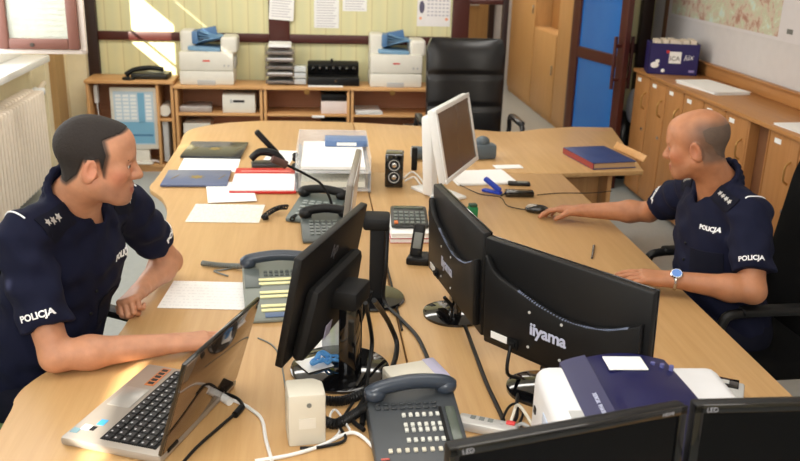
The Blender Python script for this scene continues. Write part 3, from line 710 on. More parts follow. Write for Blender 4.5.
# ================================================================== MONITORS
def panel_thing(name, label, cat, base, yaw, group=None):
    return thing(name, label, cat, (base[0], base[1], .74), yaw, group)
def panel_frame(center, base, yaw, tilt):
    d = Vector(center) - Vector((base[0], base[1], .74)); d = RZ(-yaw) @ d
    return Matrix.Translation(d) @ Matrix.Rotation(tilt, 4, 'X'), d
RXP = Matrix.Rotation(math.pi / 2, 4, 'X')
LILAC = mat('pale_lettering', (188, 192, 214), .5)
def wide_monitor(label, center, base, yaw, tilt, wd, hg, fs, style, group=None, name='monitor', discr=.10):
    t = panel_thing(name, label, 'monitor', base, yaw, group)
    M, d = panel_frame(center, base, yaw, tilt)
    hs = MB().box((0, 0, 0), (wd, .024, hg), .006)
    hs.xf(M).build('housing', BLACK, t)
    bz = MB(); y0, y1 = (fs * .0115, fs * .0165) if fs > 0 else (-.0165, -.0115); bw = .016
    for lo, hi in (((-wd / 2, -hg / 2), (wd / 2, -hg / 2 + .022)), ((-wd / 2, hg / 2 - bw), (wd / 2, hg / 2)), ((-wd / 2, -hg / 2), (-wd / 2 + bw, hg / 2)), ((wd / 2 - bw, -hg / 2), (wd / 2, hg / 2))):
        bz.b2((lo[0], y0, lo[1]), (hi[0], y1, hi[1]), .002)
    bezel = bz.xf(M).build('bezel', GLOSSB, t)
    ys = fs * .0125
    MB().b2((-wd / 2 + bw, min(ys, ys - fs * .001), -hg / 2 + .022), (wd / 2 - bw, max(ys, ys - fs * .001), hg / 2 - bw)).xf(M).build('screen', SCREEN, t)
    def dec(txt, size, x, z, y, m=LILAC, back=True, par=None, **k):
        c = M @ Vector((x, y, z)); u = M.to_3x3() @ Vector((1, 0, 0)); v = M.to_3x3() @ Vector((0, 0, 1))
        return lettering(txt, size, c, u, v, m, par or t, **k)
    if style == 'ridge':
        X = wd / .5; Z = hg / .31
        poly = [(-.235 * X, -.13 * Z), (.235 * X, -.13 * Z), (.235 * X, .075 * Z), (.20 * X, .055 * Z), (.15 * X, .032 * Z), (.09 * X, .018 * Z), (.02 * X, .014 * Z), (-.06 * X, .028 * Z), (-.12 * X, .046 * Z), (-.18 * X, .062 * Z), (-.205 * X, .078 * Z), (-.222 * X, .105 * Z), (-.235 * X, .115 * Z)]
        bk = MB().prism(poly, .010, .032, .006, RXP).xf(M).build('back_shell', BLACK, t, 30)
        b = MB()
        crest = spline([Vector((-.12 * X, .046 * Z, 0)), Vector((-.06 * X, .028 * Z, 0)), Vector((.02 * X, .014 * Z, 0)), Vector((.09 * X, .018 * Z, 0)), Vector((.15 * X, .032 * Z, 0)), Vector((.20 * X, .055 * Z, 0))], 9)
        for p in crest: b.box((p.x, -.0275, p.y - .002), (.0035, .006, .006))
        b.xf(M).build('vent_slots', mat('vent_grey', (120, 130, 154), .5), bk)
        dec('iiyama', .048, -.02 * X, -.045 * Z, -.0335, par=bk, bold=.0012, space=.95)
        MB().b2((-.205, -.0335, -.118), (-.15, -.0315, -.098)).xf(M).build('white_label', PAPER, bk)
        MB().b2((-.145, -.034, -.125), (-.115, -.0315, -.095)).b2((-.14, -.042, -.115), (-.12, -.034, -.103)).xf(M).build('ports', MATB, bk)
        for x in (-.05, .05):
            for z in (-.10, .0): MB().cyl((x - .03, -.031, z), (x - .03, -.034, z), .004, seg=10).xf(M).build('screw', LGREY, bk)
    if style == 'front':
        dec('LED', .012, -wd / 2 + .03, hg / 2 - .009, -.0172, mat('bezel_print', (150, 150, 156), .5), par=bezel)
        dec('HDMI', .009, wd / 2 - .04, hg / 2 - .009, -.0172, mat('bezel_print', (150, 150, 156), .5), par=bezel)
    zt_ = d.z - hg / 2 + .03 if style == 'ridge' else d.z - .02
    MB().box((d.x * .5, (d.y * .5 if style == 'ridge' else d.y - fs * .03), zt_ / 2 + .01), (.06, .03, zt_), .01).build('stand_neck', GLOSSB, t)
    MB().lathe([(0, 0), (discr, 0), (discr, .008), (discr * .85, .014), (.03, .02), (0, .022)], seg=40).build('stand_base', GLOSSB, t)
    return t, M, d
wide_monitor('black monitor seen from behind at left of the pair, turned edge-on, facing the bald man', (.447, 2.452, .975), (.455, 2.53), -1.4286, .037, .50, .31, 1, 'ridge', 'monitors of the man on the right')
wide_monitor('black monitor seen from behind with large pale lettering, right one of the pair', (.631, 1.958, .985), (.62, 2.03), -.895, .06, .50, .31, 1, 'ridge', 'monitors of the man on the right')
wide_monitor('black monitor in the left foreground at the bottom edge, screen toward the camera', (.418, 1.197, 1.006), (.43, 1.215), .25, -.03, .437, .29, -1, 'front', 'foreground monitors')
wide_monitor('black monitor in the right foreground corner, screen toward the camera', (.866, 1.252, 1.006), (.87, 1.255), 0.0, -.03, .44, .29, -1, 'front', 'foreground monitors')

# monitor with the square stand, left desk
t = panel_thing('monitor', 'black monitor with a square-armed glossy stand beside the laptop, screen toward the left man', 'monitor', (.078, 2.165), 1.1876)
M, d = panel_frame((.034, 2.15, 1.02), (.078, 2.165), 1.1876, .19)
wd, hg = .485, .30
MB().box((0, 0, 0), (wd, .022, hg), .005).xf(M).build('housing', BLACK, t)
MB().b2((-wd / 2 + .015, .0105, -hg / 2 + .02), (wd / 2 - .015, .0118, hg / 2 - .015)).xf(M).build('screen', SCREEN, t)
bk = MB().prism([(-.20, -.148), (.20, -.148), (.17, .045), (-.17, .045)], .009, .048, .018, RXP).xf(M).build('back_shell', MATB, t, 30)
b = MB()
b.b2((-.016, -.0125, .075), (-.012, -.0112, .115)).b2((.0, -.0125, .06), (.004, -.0112, .10)).b2((-.012, -.0125, .088), (-.002, -.0112, .092)).b2((.004, -.0125, .096), (.014, -.0112, .1)).b2((.012, -.0125, .08), (.016, -.0112, .1))
c_ = M @ Vector((.0, -.0125, .09)); lettering('hp', .05, c_, M.to_3x3() @ Vector((1, 0, 0)), M.to_3x3() @ Vector((0, 0, 1)), mat('dim_logo', (74, 74, 80), .3), t, 'logo', shear=.25); b.bm.free()
MB().b2((-.075, -.0125, -.13), (-.03, -.0112, -.09)).xf(Matrix.Translation((0, -.04, 0))).xf(M).build('paper_label', mat('violet_paper', (186, 182, 206), .6), bk)
# stand: arm block, column, disc (in the root's own axes: -y is the side behind the screen)
MB().box((-.022, -.032, .245), (.12, .085, .055), .012).build('arm_block', MATB, t)
MB().box((-.045, -.045, .125), (.055, .05, .23), .006).build('stand_column', GLOSSB, t)
MB().box((.035, -.04, .19), (.016, .05, .11), .006, RX(.3)).build('stand_link', MATB, t)
MB().lathe([(0, 0), (.128, 0), (.137, .004), (.137, .010), (.128, .015), (.04, .018), (0, .018)], seg=48).build('stand_base', GLOSSB, t)
# second, further monitor beside it, with its own stand
t = panel_thing('monitor', 'narrow grey-backed monitor seen nearly edge-on between the microphone and clear trays', 'monitor', (.20, 2.66), 1.46)
M, d = panel_frame((.132, 2.85, 1.00), (.20, 2.66), 1.46, .10)
MB().box((0, 0, 0), (.48, .02, .30), .005).xf(M).build('housing', mat('brown_grey_plastic', (126, 118, 108), .35), t)
MB().b2((-.22, -.0125, -.13), (.235, -.0098, .145)).xf(M).build('back_panel', mat('pale_grey_back', (206, 204, 204), .25), t)
MB().b2((-.225, .0095, -.13), (.225, .0108, .135)).xf(M).build('screen', SCREEN, t)
MB().box((-.0, -.015, .135), (.055, .05, .27), .008).build('stand_column', MATB, t)
MB().box((-.0, -.01, .275), (.10, .085, .04), .01).build('arm_block', MATB, t)
MB().lathe([(0, 0), (.105, 0), (.11, .006), (.105, .012), (.04, .016), (0, .016)], seg=40).build('stand_base', GLOSSB, t)

# white square monitor on the right desk
t = panel_thing('monitor', 'white-framed monitor with a dark screen and white stand, in front of the leather chair', 'monitor', (.60, 3.93), 1.112)
M, d = panel_frame((.651, 3.83, 1.03), (.60, 3.93), 1.112, -.21)
wd, hg = .50, .326
MB().box((0, .008, 0), (wd, .034, hg), .01).xf(M).build('housing', WPL, t)
bz = MB(); bw = .021
for lo, hi in (((-wd / 2, -hg / 2), (wd / 2, -hg / 2 + bw)), ((-wd / 2, hg / 2 - bw), (wd / 2, hg / 2)), ((-wd / 2, -hg / 2 + bw), (-wd / 2 + bw, hg / 2 - bw)), ((wd / 2 - bw, -hg / 2 + bw), (wd / 2, hg / 2 - bw))):
    bz.b2((lo[0], -.018, lo[1]), (hi[0], -.008, hi[1]), .003)
bz.xf(M).build('bezel', WPL, t)
MB().b2((-wd / 2 + bw, -.0125, -hg / 2 + bw), (wd / 2 - bw, -.0105, hg / 2 - bw)).xf(M).build('screen', mat('brown_screen', (92, 76, 62), .22), t)
MB().box((-.06, .03, .19), (.085, .05, .37), .012, RX(-.06)).build('stand_column', WPL, t)
MB().prism([(-.06, -.12), (.06, -.12), (.06, .12), (-.06, .12)], 0, .014, .004, Matrix.Translation((-.03, -.01, 0)) @ Matrix.Rotation(-.6, 4, 'Z') @ Matrix.Diagonal((1.1, 1.1, 1, 1))).build('stand_base', WPL, t)
MB().prism([(0, 0), (.028, .0), (.028, -.06)], 0, .002, 0, Matrix.Translation((-.085, .0, .33)) @ RXP).build('red_sticker', RED, t)

# ================================================================== LAPTOP
la = math.atan2(-.36, .93)
t = thing('laptop', 'open silver laptop with black keyboard in front of the left man', 'laptop', (-.583, 1.822, .74), la)
DP, WDT = .262, .388
base = MB().box((DP / 2, WDT / 2, .014), (DP, WDT, .022), .007).build('base', SILVER, t)
b = MB().box((.165, WDT / 2, .0255), (.145, .345, .003), .001); kb = b.build('keyboard_tray', MATB, base)
keym = mat('laptop_key', (18, 18, 20), .4); b = MB()
for r_ in range(6):
    for k in range(15):
        b.box((.108 + r_ * .0235, .034 + k * .0229, .0285), (.0195 if r_ < 5 else .012, .0195, .004), .0012, seg=1)
o = b.build('keys', keym, base); b = MB()
for r_ in range(6):
    for k in range(15): b.box((.105 + r_ * .0235, .031 + k * .0229, .0307), (.004, .0045, .0004))
b.build('key_legends', mat('legend_white', (196, 196, 200), .6), o)
MB().box((.05, .21, .0258), (.062, .095, .0016), .0006).build('touchpad', mat('touchpad', (170, 166, 160), .3, .3), base)
MB().box((.066, .325, .0258), (.026, .095, .0014), .0004).build('media_strip', mat('orange_brown', (186, 112, 64), .35), base)
b = MB()
for k in range(5): b.box((.066, .29 + k * .0175, .0268), (.016, .011, .001))
b.build('media_buttons', mat('ink_black', (20, 20, 24), .6), base)
MB().box((.035, .055, .0256), (.022, .022, .001)).build('pale_sticker', mat('pale_sticker', (226, 226, 222), .5), base)
MB().box((.058, .085, .0256), (.018, .024, .001)).build('blue_sticker', mat('sticker_blue', (70, 160, 220), .4), base)
MB().box((.052, .055, .0256), (.012, .018, .001)).build('black_sticker', mat('ink_black', (20, 20, 24), .6), base)
MB().box((.018, .036, .0256), (.018, .02, .001)).build('steel_sticker', mat('sticker_steel', (120, 150, 160), .4), base)
MB().b2((-.0015, .01, .006), (.0015, WDT - .01, .012)).build('dark_front_edge', MATB, base)
th = math.radians(107)
ML = Matrix.Translation((DP - .004, WDT / 2, .024)) @ Matrix.Rotation(th - math.pi / 2, 4, 'Y')
LID = bpy.data.materials.new('mirror_lid'); LID.use_nodes = True
pb = LID.node_tree.nodes['Principled BSDF']; pb.inputs['Base Color'].default_value = lin((128, 112, 100)); pb.inputs['Metallic'].default_value = .85; pb.inputs['Roughness'].default_value = .06
nz = LID.node_tree.nodes.new('ShaderNodeTexNoise'); nz.inputs['Scale'].default_value = 6; mr = LID.node_tree.nodes.new('ShaderNodeMapRange'); mr.inputs[3].default_value = .04; mr.inputs[4].default_value = .09
LID.node_tree.links.new(nz.outputs['Fac'], mr.inputs[0]); LID.node_tree.links.new(mr.outputs[0], pb.inputs['Roughness'])
lid = MB().box((0, 0, .128), (.010, WDT, .256), .004).xf(ML).build('lid', GLOSSB, t)
MB().box((.0055, 0, .128), (.0016, WDT - .012, .246), .0006).xf(ML).build('mirror_back', LID, lid)
MB().box((-.0055, 0, .132), (.001, WDT - .03, .222)).xf(ML).build('screen', SCREEN, lid)
for y in (.05, WDT - .05): MB().cyl((DP - .002, y - .02, .024), (DP - .002, y + .02, .024), .008).build('hinge', BLACK, t)

# ================================================================== PAPERS AND FOLDERS ON THE LEFT DESK
def rect_px(bl, br, tl, z=.74):
    A, B, D = P(*bl, z), P(*br, z), P(*tl, z); u = B - A; v = D - A; yaw = math.atan2(u.y, u.x)
    vn = Vector((-math.sin(yaw), math.cos(yaw), 0)); h_ = v.dot(vn); w_ = u.length
    c = A + u / 2 + vn * h_ / 2
    return c, w_, h_, yaw
def flat(name, label, cat, bl, br, tl, m, z=.741, th=.0015, group=None):
    c, w_, h_, yaw = rect_px(bl, br, tl, z); return sheet(name, label, cat, (c.x, c.y, z), w_, h_, yaw, m, th, group), c, w_, h_, yaw
def folder(label, bl, br, tl, m, z, emblem, words):
    c, w_, h_, yaw = rect_px(bl, br, tl, z)
    t = thing('folder', label, 'folder', (c.x, c.y, z), yaw)
    MB().box((0, 0, .006), (w_, h_, .012), .003).build('cover', m, t)
    MB().b2((-w_ / 2 + .004, -h_ / 2 + .003, .003), (w_ / 2 - .003, h_ / 2 - .003, .009)).build('pages', PAPER, t)
    GO = mat('gold_print', (150, 128, 70), .4, .3)
    e = MB().lathe([(0, .0121), (.026, .0121), (.026, .0126), (0, .0126)], seg=18)
    for k in range(8): e.box((.034 * math.cos(k * .785), .034 * math.sin(k * .785), .0124), (.012, .005, .0006), 0, RZ(k * .785))
    e.build('gold_emblem', GO, t)
    for sgn in (-1, 1):
        b = MB()
        for k in range(4): b.box((sgn * w_ * .36 + .006 * k, (k - 1.5) * .016, .0124), (.03, .005, .0005), 0, RZ(1.3))
        b.build('gold_lines', GO, t)
    return t
FB = mat('black_folder_cover', (36, 40, 46), .22, coat=.3); FBL = mat('slate_blue_cover', (92, 104, 136), .35)
flat('paper', 'white printed sheet between the black folder and the slate blue folder', 'paper', (177, 172), (237, 172), (184, 157), PRINT3, .741)
folder('black presentation folder with gold print, top left of the left desk', (180, 158), (241, 159), (186, 143), FB, .743, 1, 1)
folder('slate blue presentation folder with gold print on the left desk', (160, 187), (227, 187), (171, 172), FBL, .743, 1, 1)
c, w_, h_, yaw = rect_px((229, 194), (296, 194), (231, 170), .741)
t = thing('ring_folder', 'red-edged open file with white sheets beside the clear letter trays', 'file', (c.x, c.y, .741), yaw)
MB().box((0, 0, .006), (w_, h_, .012), .003).build('red_cover', RED, t)
MB().b2((-w_ / 2 + .004, -h_ / 2 + .008, .012), (w_ / 2 - .008, h_ / 2 - .32 * h_, .0185)).build('white_sheet', PRINT3, t)
MB().b2((-w_ / 2 + .03, h_ / 2 - .18 * h_, .012), (w_ / 2 - .03, h_ / 2 - .14 * h_, .0135)).build('pale_stripe', mat('pale_red', (240, 150, 140), .5), t)
flat('paper', 'white letter with a small heading below the slate blue folder', 'paper', (208, 203), (257, 201), (207, 183), PRINT3, .7445)
flat('paper', 'creamy printed form nearest the left man among the papers by the folders', 'paper', (185, 222), (259, 223), (191, 204), PRINT2, .741)
flat('paper', 'white printed sheet on the desk in front of the left man', 'paper', (157, 308), (247, 310), (170, 281), PRINT3, .741)
flat('paper', 'small white sheet behind the black stapler', 'paper', (259, 166), (288, 167), (262, 150), PAPER, .741)
# stapler with a raised arm
p = P(268, 166, .74)
t = thing('stapler', 'large black stapler with its arm raised, between the folders and the microphone', 'stapler', (p.x, p.y, .74), .12)
MB().box((0, 0, .012), (.17, .085, .024), .01).build('base', mat('grey_black', (60, 60, 62), .4), t)
MB().tube([(.07, 0, .02), (.03, 0, .065), (-.04, 0, .075), (-.085, 0, .04)], .024, 12, .018, smooth=5).build('body', BLACK, t)
MB().box((.0, .03, .115), (.17, .036, .03), .010, RY(.85)).build('lever', BLACK, t)
# clear letter trays
t = thing('letter_tray', 'clear plastic letter trays holding papers and a blue folder, behind the microphone', 'letter tray', (.108, 4.20, .74), -.02)
CL = clear('clear_plastic', (250, 252, 255), .30, .06)
for k in range(2):
    z = .012 + k * .085
    b = MB().b2((-.175, -.30, z), (.175, .30, z + .006)).b2((.169, -.30, z), (.175, .30, z + .075)).b2((-.175, .294, z), (.175, .30, z + .075))
    b.prism([(-.30, 0), (.30, 0), (.30, .075), (-.12, .075), (-.22, .06), (-.29, .03)], -.175, -.169, 0, Matrix(((0, 0, 1, 0), (1, 0, 0, 0), (0, 1, 0, z), (0, 0, 0, 1))))
    tr = b.build('tray', CL, t)
    MB().b2((-.15, -.26, z + .008), (.15, .26, z + .012 + .022 * (1 - k) + .01 * k)).build('papers', PRINT2 if k == 0 else PAPER, t)
for x in (-.17, .17):
    for y in (-.27, .27): MB().cyl((x, y, 0), (x, y, .10), .007).build('riser', mat('grey_riser', (120, 124, 130), .4), t)
MB().box((.07, .20, .135), (.22, .12, .035), .006).build('blue_folder', mat('pale_slate_cover', (96, 124, 168), .4), t)
MB().b2((.02, .138, .125), (.12, .141, .142)).build('white_label', PAPER, t)
MB().sph((-.185, .0, .05), (.02, .05, .016)).sph((-.185, .06, .075), (.018, .02, .016)).sph((-.185, .03, .10), (.016, .016, .014)).build('clips', MATB, t)
o = sheet('paper', 'small red and green marked slip in front of the clear letter trays', 'paper', (.035, 3.80, .741), .17, .12, -.3, PRINT2, .0015)
o = MB().box((.085, 3.83, .7445), (.05, .025, .004), .001, RZ(-.5)).build('red_tag', RED); tag(o, 'red tag in front of the clear letter trays', 'tag')
# gooseneck microphone
yb = 3.50
pts = [PY(334, 214, yb), PY(329, 196, yb), PY(320, 183, yb), PY(305, 174, yb - .02), PY(291, 167, yb - .04), PY(284, 164, yb - .05)]
t = thing('microphone', 'black gooseneck microphone with a brown foam tip standing among the telephones', 'microphone', (pts[0].x, pts[0].y, .74))
loc = [p_ - Vector((pts[0].x, pts[0].y, .74)) for p_ in pts]
MB().lathe([(0, 0), (.05, 0), (.05, .012), (.02, .022), (.012, .06), (0, .06)], seg=28).build('base', BLACK, t)
MB().tube([Vector((0, 0, .03))] + loc, .0055, 8, smooth=6).build('gooseneck', MATB, t)
dirv = (loc[-1] - loc[-2]).normalized()
MB().tube([loc[-1] - dirv * .01, loc[-1] + dirv * .012, loc[-1] + dirv * .04, loc[-1] + dirv * .056], .017, 14, .014).build('foam_tip', mat('brown_foam', (92, 66, 60), .95, bump=.5, bscale=300), t)

# ================================================================== TELEPHONES
def phone(label, c, yaw, wd, dp, body, hset, rise=.05, strips=False, keys=True, group='desk telephones', screen=False, hs_bend=.0, key_m=None, name='desk_phone'):
    t = thing(name, label, 'telephone', (c[0], c[1], .74), yaw, group)
    def zz(y): return .018 + rise * (y + dp / 2) / dp
    prof = [(-dp / 2, 0), (dp / 2, 0), (dp / 2, .018 + rise), (-dp / 2, .018)]
    MB().prism(prof, -wd / 2, wd / 2, .008, Matrix(((0, 0, 1, 0), (1, 0, 0, 0), (0, 1, 0, 0), (0, 0, 0, 1)))).build('body', body, t)
    a = math.atan2(rise, dp); T = lambda x, y, dz=0: Vector((x, y, zz(y) + dz))
    hy = dp / 2 - .035; zt = zz(hy)
    MB().tube([(-wd / 2 + .005, hy, zt + .012), (-wd / 2 + .03, hy, zt + .026), (0, hy + .004, zt + .034), (wd / 2 - .03, hy, zt + .026), (wd / 2 - .005, hy, zt + .012)], .019, 12, smooth=5).sph((-wd / 2 + .02, hy, zt + .014), (.028, .026, .022)).sph((wd / 2 - .02, hy, zt + .014), (.028, .026, .022)).xf(Matrix.Translation((0, hy, 0)) @ Matrix.Rotation(hs_bend, 4, 'Z') @ Matrix.Translation((0, -hy, 0))).build('handset', hset, t)
    return t, T, a
def key_grid(t, T, a, xs, ys, size, m, name, dz=.003):
    b = MB()
    for y in ys:
        for x in xs: b.box(T(x, y, dz), size, .0012, RX(a), seg=1)
    return b.build(name, m, t)
KW = mat('key_white', (214, 214, 206), .5)
# foreground console telephone
t, T, a = phone('large dark grey console telephone with white keys at the bottom edge', (.25, 1.80), .04, .225, .30, DGREY, SLATE, .05, hs_bend=.14)
for r_, y in enumerate((.035, .0, -.018, -.052)): key_grid(t, T, a, [-.028 + k * .0165 for k in range(6)], [y], (.009, .0125, .006), KW, 'white_keys')
key_grid(t, T, a, [-.075 + k * .0195 for k in range(9)], [-.085], (.0095, .012, .006), mat('key_cream', (214, 208, 190), .5), 'lower_keys')
key_grid(t, T, a, [-.088 + k * .02 for k in range(8)], [.078, .062], (.014, .008, .004), mat('key_dark', (52, 56, 60), .4), 'dark_keys')
MB().box(T(.088, .0, .003), (.024, .12, .006), .002, RX(a)).build('display', mat('lcd_green', (84, 92, 84), .2), t)
MB().box(T(.064, .0, .003), (.008, .12, .006), .002, RX(a)).build('bezel_strip', MATB, t)
o = MB().box(T(.088, -.078, .002), (.05, .03, .003), 0, RX(a)).build('flag_sticker', PAPER, t)
MB().box(T(.096, -.076, .004), (.024, .02, .001), 0, RX(a)).build('blue_flag', mat('flag_blue', (40, 70, 160), .5), o)
key_grid(t, T, a, [-.09], [-.11, -.125], (.02, .006, .003), mat('key_red', (190, 90, 80), .5), 'colour_keys')
# grey telephone with pale yellow strips
t, T, a = phone('grey telephone with pale yellow label strips and a blue-grey handset, left of the black monitor', (-.10, 2.665), .10, .24, .36, mat('green_grey', (130, 136, 128), .42), SLATE, .055)
for y in (.045, .020, -.035, -.060, -.115, -.14): MB().box(T(.02, y, .003), (.18, .0145, .004), .001, RX(a)).build('yellow_strip', YELL, t)
key_grid(t, T, a, [-.045 + k * .018 for k in range(9)], [.095, .075], (.012, .012, .005), mat('key_grey', (92, 98, 96), .4), 'keys')
MB().box(T(-.09, .06, .002), (.05, .12, .004), .002, RX(a)).build('side_panel', mat('green_grey_dark', (98, 106, 104), .4), t)
MB().box(T(.03, -.166, .002), (.18, .026, .004), .002, RX(a)).build('blue_edge', mat('blue_grey', (84, 106, 140), .4), t)
# telephone behind with a curved black handset
c = P(322, 209, .77)
t, T, a = phone('dark telephone with pale keys and curved black handset, just in front of the red-edged file', (c.x - .02, c.y, 0), -.30, .21, .24, mat('phone_grey', (96, 106, 104), .4), BLACK, .05)
key_grid(t, T, a, [-.06 + k * .03 for k in range(5)], [-.08, -.05, -.02, .01, .03], (.022, .012, .005), mat('key_pale', (150, 158, 154), .5), 'keys')
c = P(330, 228, .76)
t, T, a = phone('half hidden grey telephone between the microphone base and black monitor', (c.x - .015, c.y - .02, 0), .05, .20, .22, mat('phone_dark_grey', (86, 92, 90), .4), BLACK, .04)
key_grid(t, T, a, [-.06 + k * .024 for k in range(6)], [-.07, -.045, -.02, .005, .03], (.016, .014, .005), mat('key_mid', (120, 126, 122), .5), 'keys')
def coil(label, pts, R_=.012, r=.0035, turns=40, m=BLACK, name='coiled_cord'):
    path = spline(pts, 24); n = len(path); out = []
    for i, p_ in enumerate(path):
        t_ = (path[min(i + 1, n - 1)] - path[max(i - 1, 0)]).normalized(); nx = t_.cross(Vector((0, 0, 1))).normalized(); ny = nx.cross(t_)
        out.append((p_, nx, ny))
    K = turns * 8; tube = []
    for k in range(K + 1):
        f_ = k / K * (n - 1); i = min(int(f_), n - 2); q = f_ - i
        p_ = out[i][0].lerp(out[i + 1][0], q); an = 2 * math.pi * k / 8
        tube.append(p_ + out[i][1] * math.cos(an) * R_ + out[i][2] * math.sin(an) * R_)
    o = MB().tube(tube, r, 5).build(name, m); return tag(o, label, 'cord')
coil('black coiled cord curling left from the curved handset by the red-edged file', [P(287, 207, .775), P(278, 208, .76), P(270, 212, .757), P(264, 217, .756), P(268, 217, .757)], .009, .004, 16)
coil('short black coiled cord left of the half hidden telephone', [P(318, 216, .765), P(306, 215, .757), P(297, 216, .757), P(292, 219, .757)], .009, .004, 14)
coil('grey coiled cord lying left of the telephone with yellow strips', [P(252, 266, .775), P(236, 266, .753), P(218, 265, .752), P(202, 263, .752)], .007, .004, 26, GREY)
o = MB().tube([P(236, 267, .745), P(222, 270, .745), P(214, 271, .746), P(228, 276, .745)], .003, 6, smooth=5).build('cable', GREY); tag(o, 'thin grey cable branching off the coiled cord by the yellow-striped telephone', 'cable')

# ================================================================== BOXES, SPEAKER, SMALL THINGS
def psu(label, c, yaw, sz, m, tilt=None):
    t = thing('power_adapter', label, 'adapter', (c[0], c[1], .74), yaw)
    MB().prism([(-sz[0] / 2, -sz[1] / 2), (sz[0] / 2, -sz[1] / 2), (sz[0] / 2, sz[1] / 2 - .02), (sz[0] / 2 - .02, sz[1] / 2), (-sz[0] / 2, sz[1] / 2)], 0, sz[2], .006).build('case', m, t)
    MB().box((0, -sz[1] / 2 - .0008, sz[2] * .45), (sz[0] * .45, .0016, sz[2] * .2), 0).build('label', OFFW, t)
    MB().cyl((sz[0] * .05, -sz[1] / 2 - .001, sz[2] * .8), (sz[0] * .05, -sz[1] / 2 + .002, sz[2] * .8), .006).build('screw', GREY, t)
    MB().b2((-sz[0] / 2 - .001, -sz[1] * .3, .02), (-sz[0] / 2 + .001, sz[1] * .3, sz[2] * .8)).build('recess', mat('cream_shade', (208, 200, 178), .5), t)
    return t
psu('upright cream plastic box in front of the glossy stand at the bottom', (-.016, 1.835), .12, (.088, .085, .135), CREAM)
t = psu('cream and lilac box behind the large console telephone', (.275, 2.06), .30, (.15, .11, .05), CREAM)
MB().box((.06, 0, .027), (.036, .112, .05), .004).build('lilac_end', mat('lilac_plastic', (176, 172, 196), .4), t)
t = thing('speaker', 'small black two-driver loudspeaker between the clear trays and white monitor', 'speaker', (.40, 4.05, .74), -.12)
MB().box((0, 0, .082), (.088, .10, .164), .008).build('cabinet', GLOSSB, t)
for z in (.052, .112):
    q = MB().lathe([(.0, 0), (.03, 0), (.034, .004), (.03, .008), (.024, .004), (0, .002)], seg=28, M=Matrix.Rotation(math.pi / 2, 4, 'X'), c=(0, -.05, z)).build('driver', BLACK, t)
    MB().sph((0, -.054, z), (.013, .006, .013)).build('dust_cap', CHROME, q)
    MB().lathe([(.024, .0), (.027, .006), (.024, .0065), (.022, .002)], seg=28, M=Matrix.Rotation(math.pi / 2, 4, 'X'), c=(0, -.05, z)).build('rim', LGREY, q)
o = MB().tube([P(404, 178, .745), P(412, 172, .75), P(420, 178, .745), P(426, 188, .745)], .0045, 6, smooth=5).build('cable', WPL); tag(o, 'white cable looping right of the small black loudspeaker', 'cable')
o = MB().tube([P(405, 181, .745), P(414, 177, .75), P(420, 184, .745), P(428, 192, .745)], .0045, 6, smooth=5).build('cable', WPL); tag(o, 'second white cable, the lower one, beside the black loudspeaker', 'cable')
# grey torch-like device behind the white monitor
A = P(412, 160, .74); B_ = P(492, 158, .74)
dv = (B_ - A); yaw = math.atan2(dv.y, dv.x); Ln = dv.length
t = thing('hand_lamp', 'long blue-grey device with a bulky end lying behind the white monitor', 'device', (A.x, A.y, .74), yaw)
SG = mat('steel_blue_plastic', (92, 104, 112), .45)
MB().tube([(0, 0, .04), (.05, 0, .04), (.06, 0, .03), (.30, 0, .03)], .038, 16, .026).build('barrel', SG, t)
MB().box((Ln - .07, 0, .042), (.17, .085, .084), .018).build('head', SG, t)
MB().sph((Ln - .06, 0, .095), (.04, .03, .03)).build('knob', SG, t)
MB().cyl((-.004, 0, .04), (.006, 0, .04), .03).build('lens', LGREY, t)
o = MB().box((.53, 4.33, .80), (.03, .02, .12), .006).build('dark_stand', MATB); tag(o, 'dark upright gadget behind the stand of the white monitor', 'gadget')
# papers right of the white monitor
stack('paper_stack', 'white crumpled papers right of the white monitor stand', (.85, 4.17, .741), .30, .24, .1, 4)
o = sheet('paper', 'small white sheet in front of the leather chair near the mobile phone', 'paper', P(508, 167, .741), .15, .07, .1, PAPER, .003)
t = thing('stapler', 'small blue stapler standing open near the white papers', 'stapler', P(492, 193, .74), 2.45)
MB().box((0, 0, .008), (.10, .03, .014), .005).build('base', BLUE, t); MB().box((.0, 0, .042), (.10, .028, .022), .008, RY(-.5)).build('arm', BLUE, t)
t = thing('power_adapter', 'black slim adapter left of the mouse', 'adapter', P(519, 196, .74), -.04)
MB().box((0, 0, .014), (.135, .05, .028), .007).build('case', GLOSSB, t); MB().tube([(-.067, 0, .012), (-.08, -.01, .008), (-.09, -.01, .004)], .004, 6).build('plug', BLACK, t)
t = thing('mobile_phone', 'black mobile phone lying above the black adapter', 'phone', P(519, 185, .74), -.15)
MB().box((0, 0, .008), (.11, .045, .016), .007).build('case', BLACK, t); MB().box((.015, 0, .0165), (.05, .032, .001)).build('screen', GREY, t)
o = MB().tube([P(537, 195, .745), P(560, 193, .743), P(590, 193, .743), P(612, 191, .743)], .002, 6, smooth=4).build('cable', BLACK); tag(o, 'thin black lead running right from the black adapter', 'cable')
o = MB().tube([P(460, 185, .745), P(480, 194, .743), P(500, 197, .743), P(508, 206, .743), P(528, 210, .744)], .002, 6, smooth=5).build('cable', BLACK); tag(o, 'thin dark mouse lead curving across the right desk to the mouse', 'cable')
t = thing('computer_mouse', 'black and silver computer mouse under the hand of the man on the right', 'mouse', P(537, 212, .74), 2.9)
MB().sph((0, 0, .012), (.055, .032, .022)).build('shell', GLOSSB, t); MB().sph((.02, 0, .018), (.032, .02, .018)).build('silver_top', SILVER, t)
o = MB().cyl(P(594, 246, .746), P(592, 258, .746), .006, .004).build('pen', GLOSSB); tag(o, 'black pen lying alone on the right desk', 'pen')
t = thing('stamp', 'green self-inking stamp behind the edge-on black monitor', 'stamp', P(472, 222, .74), .1)
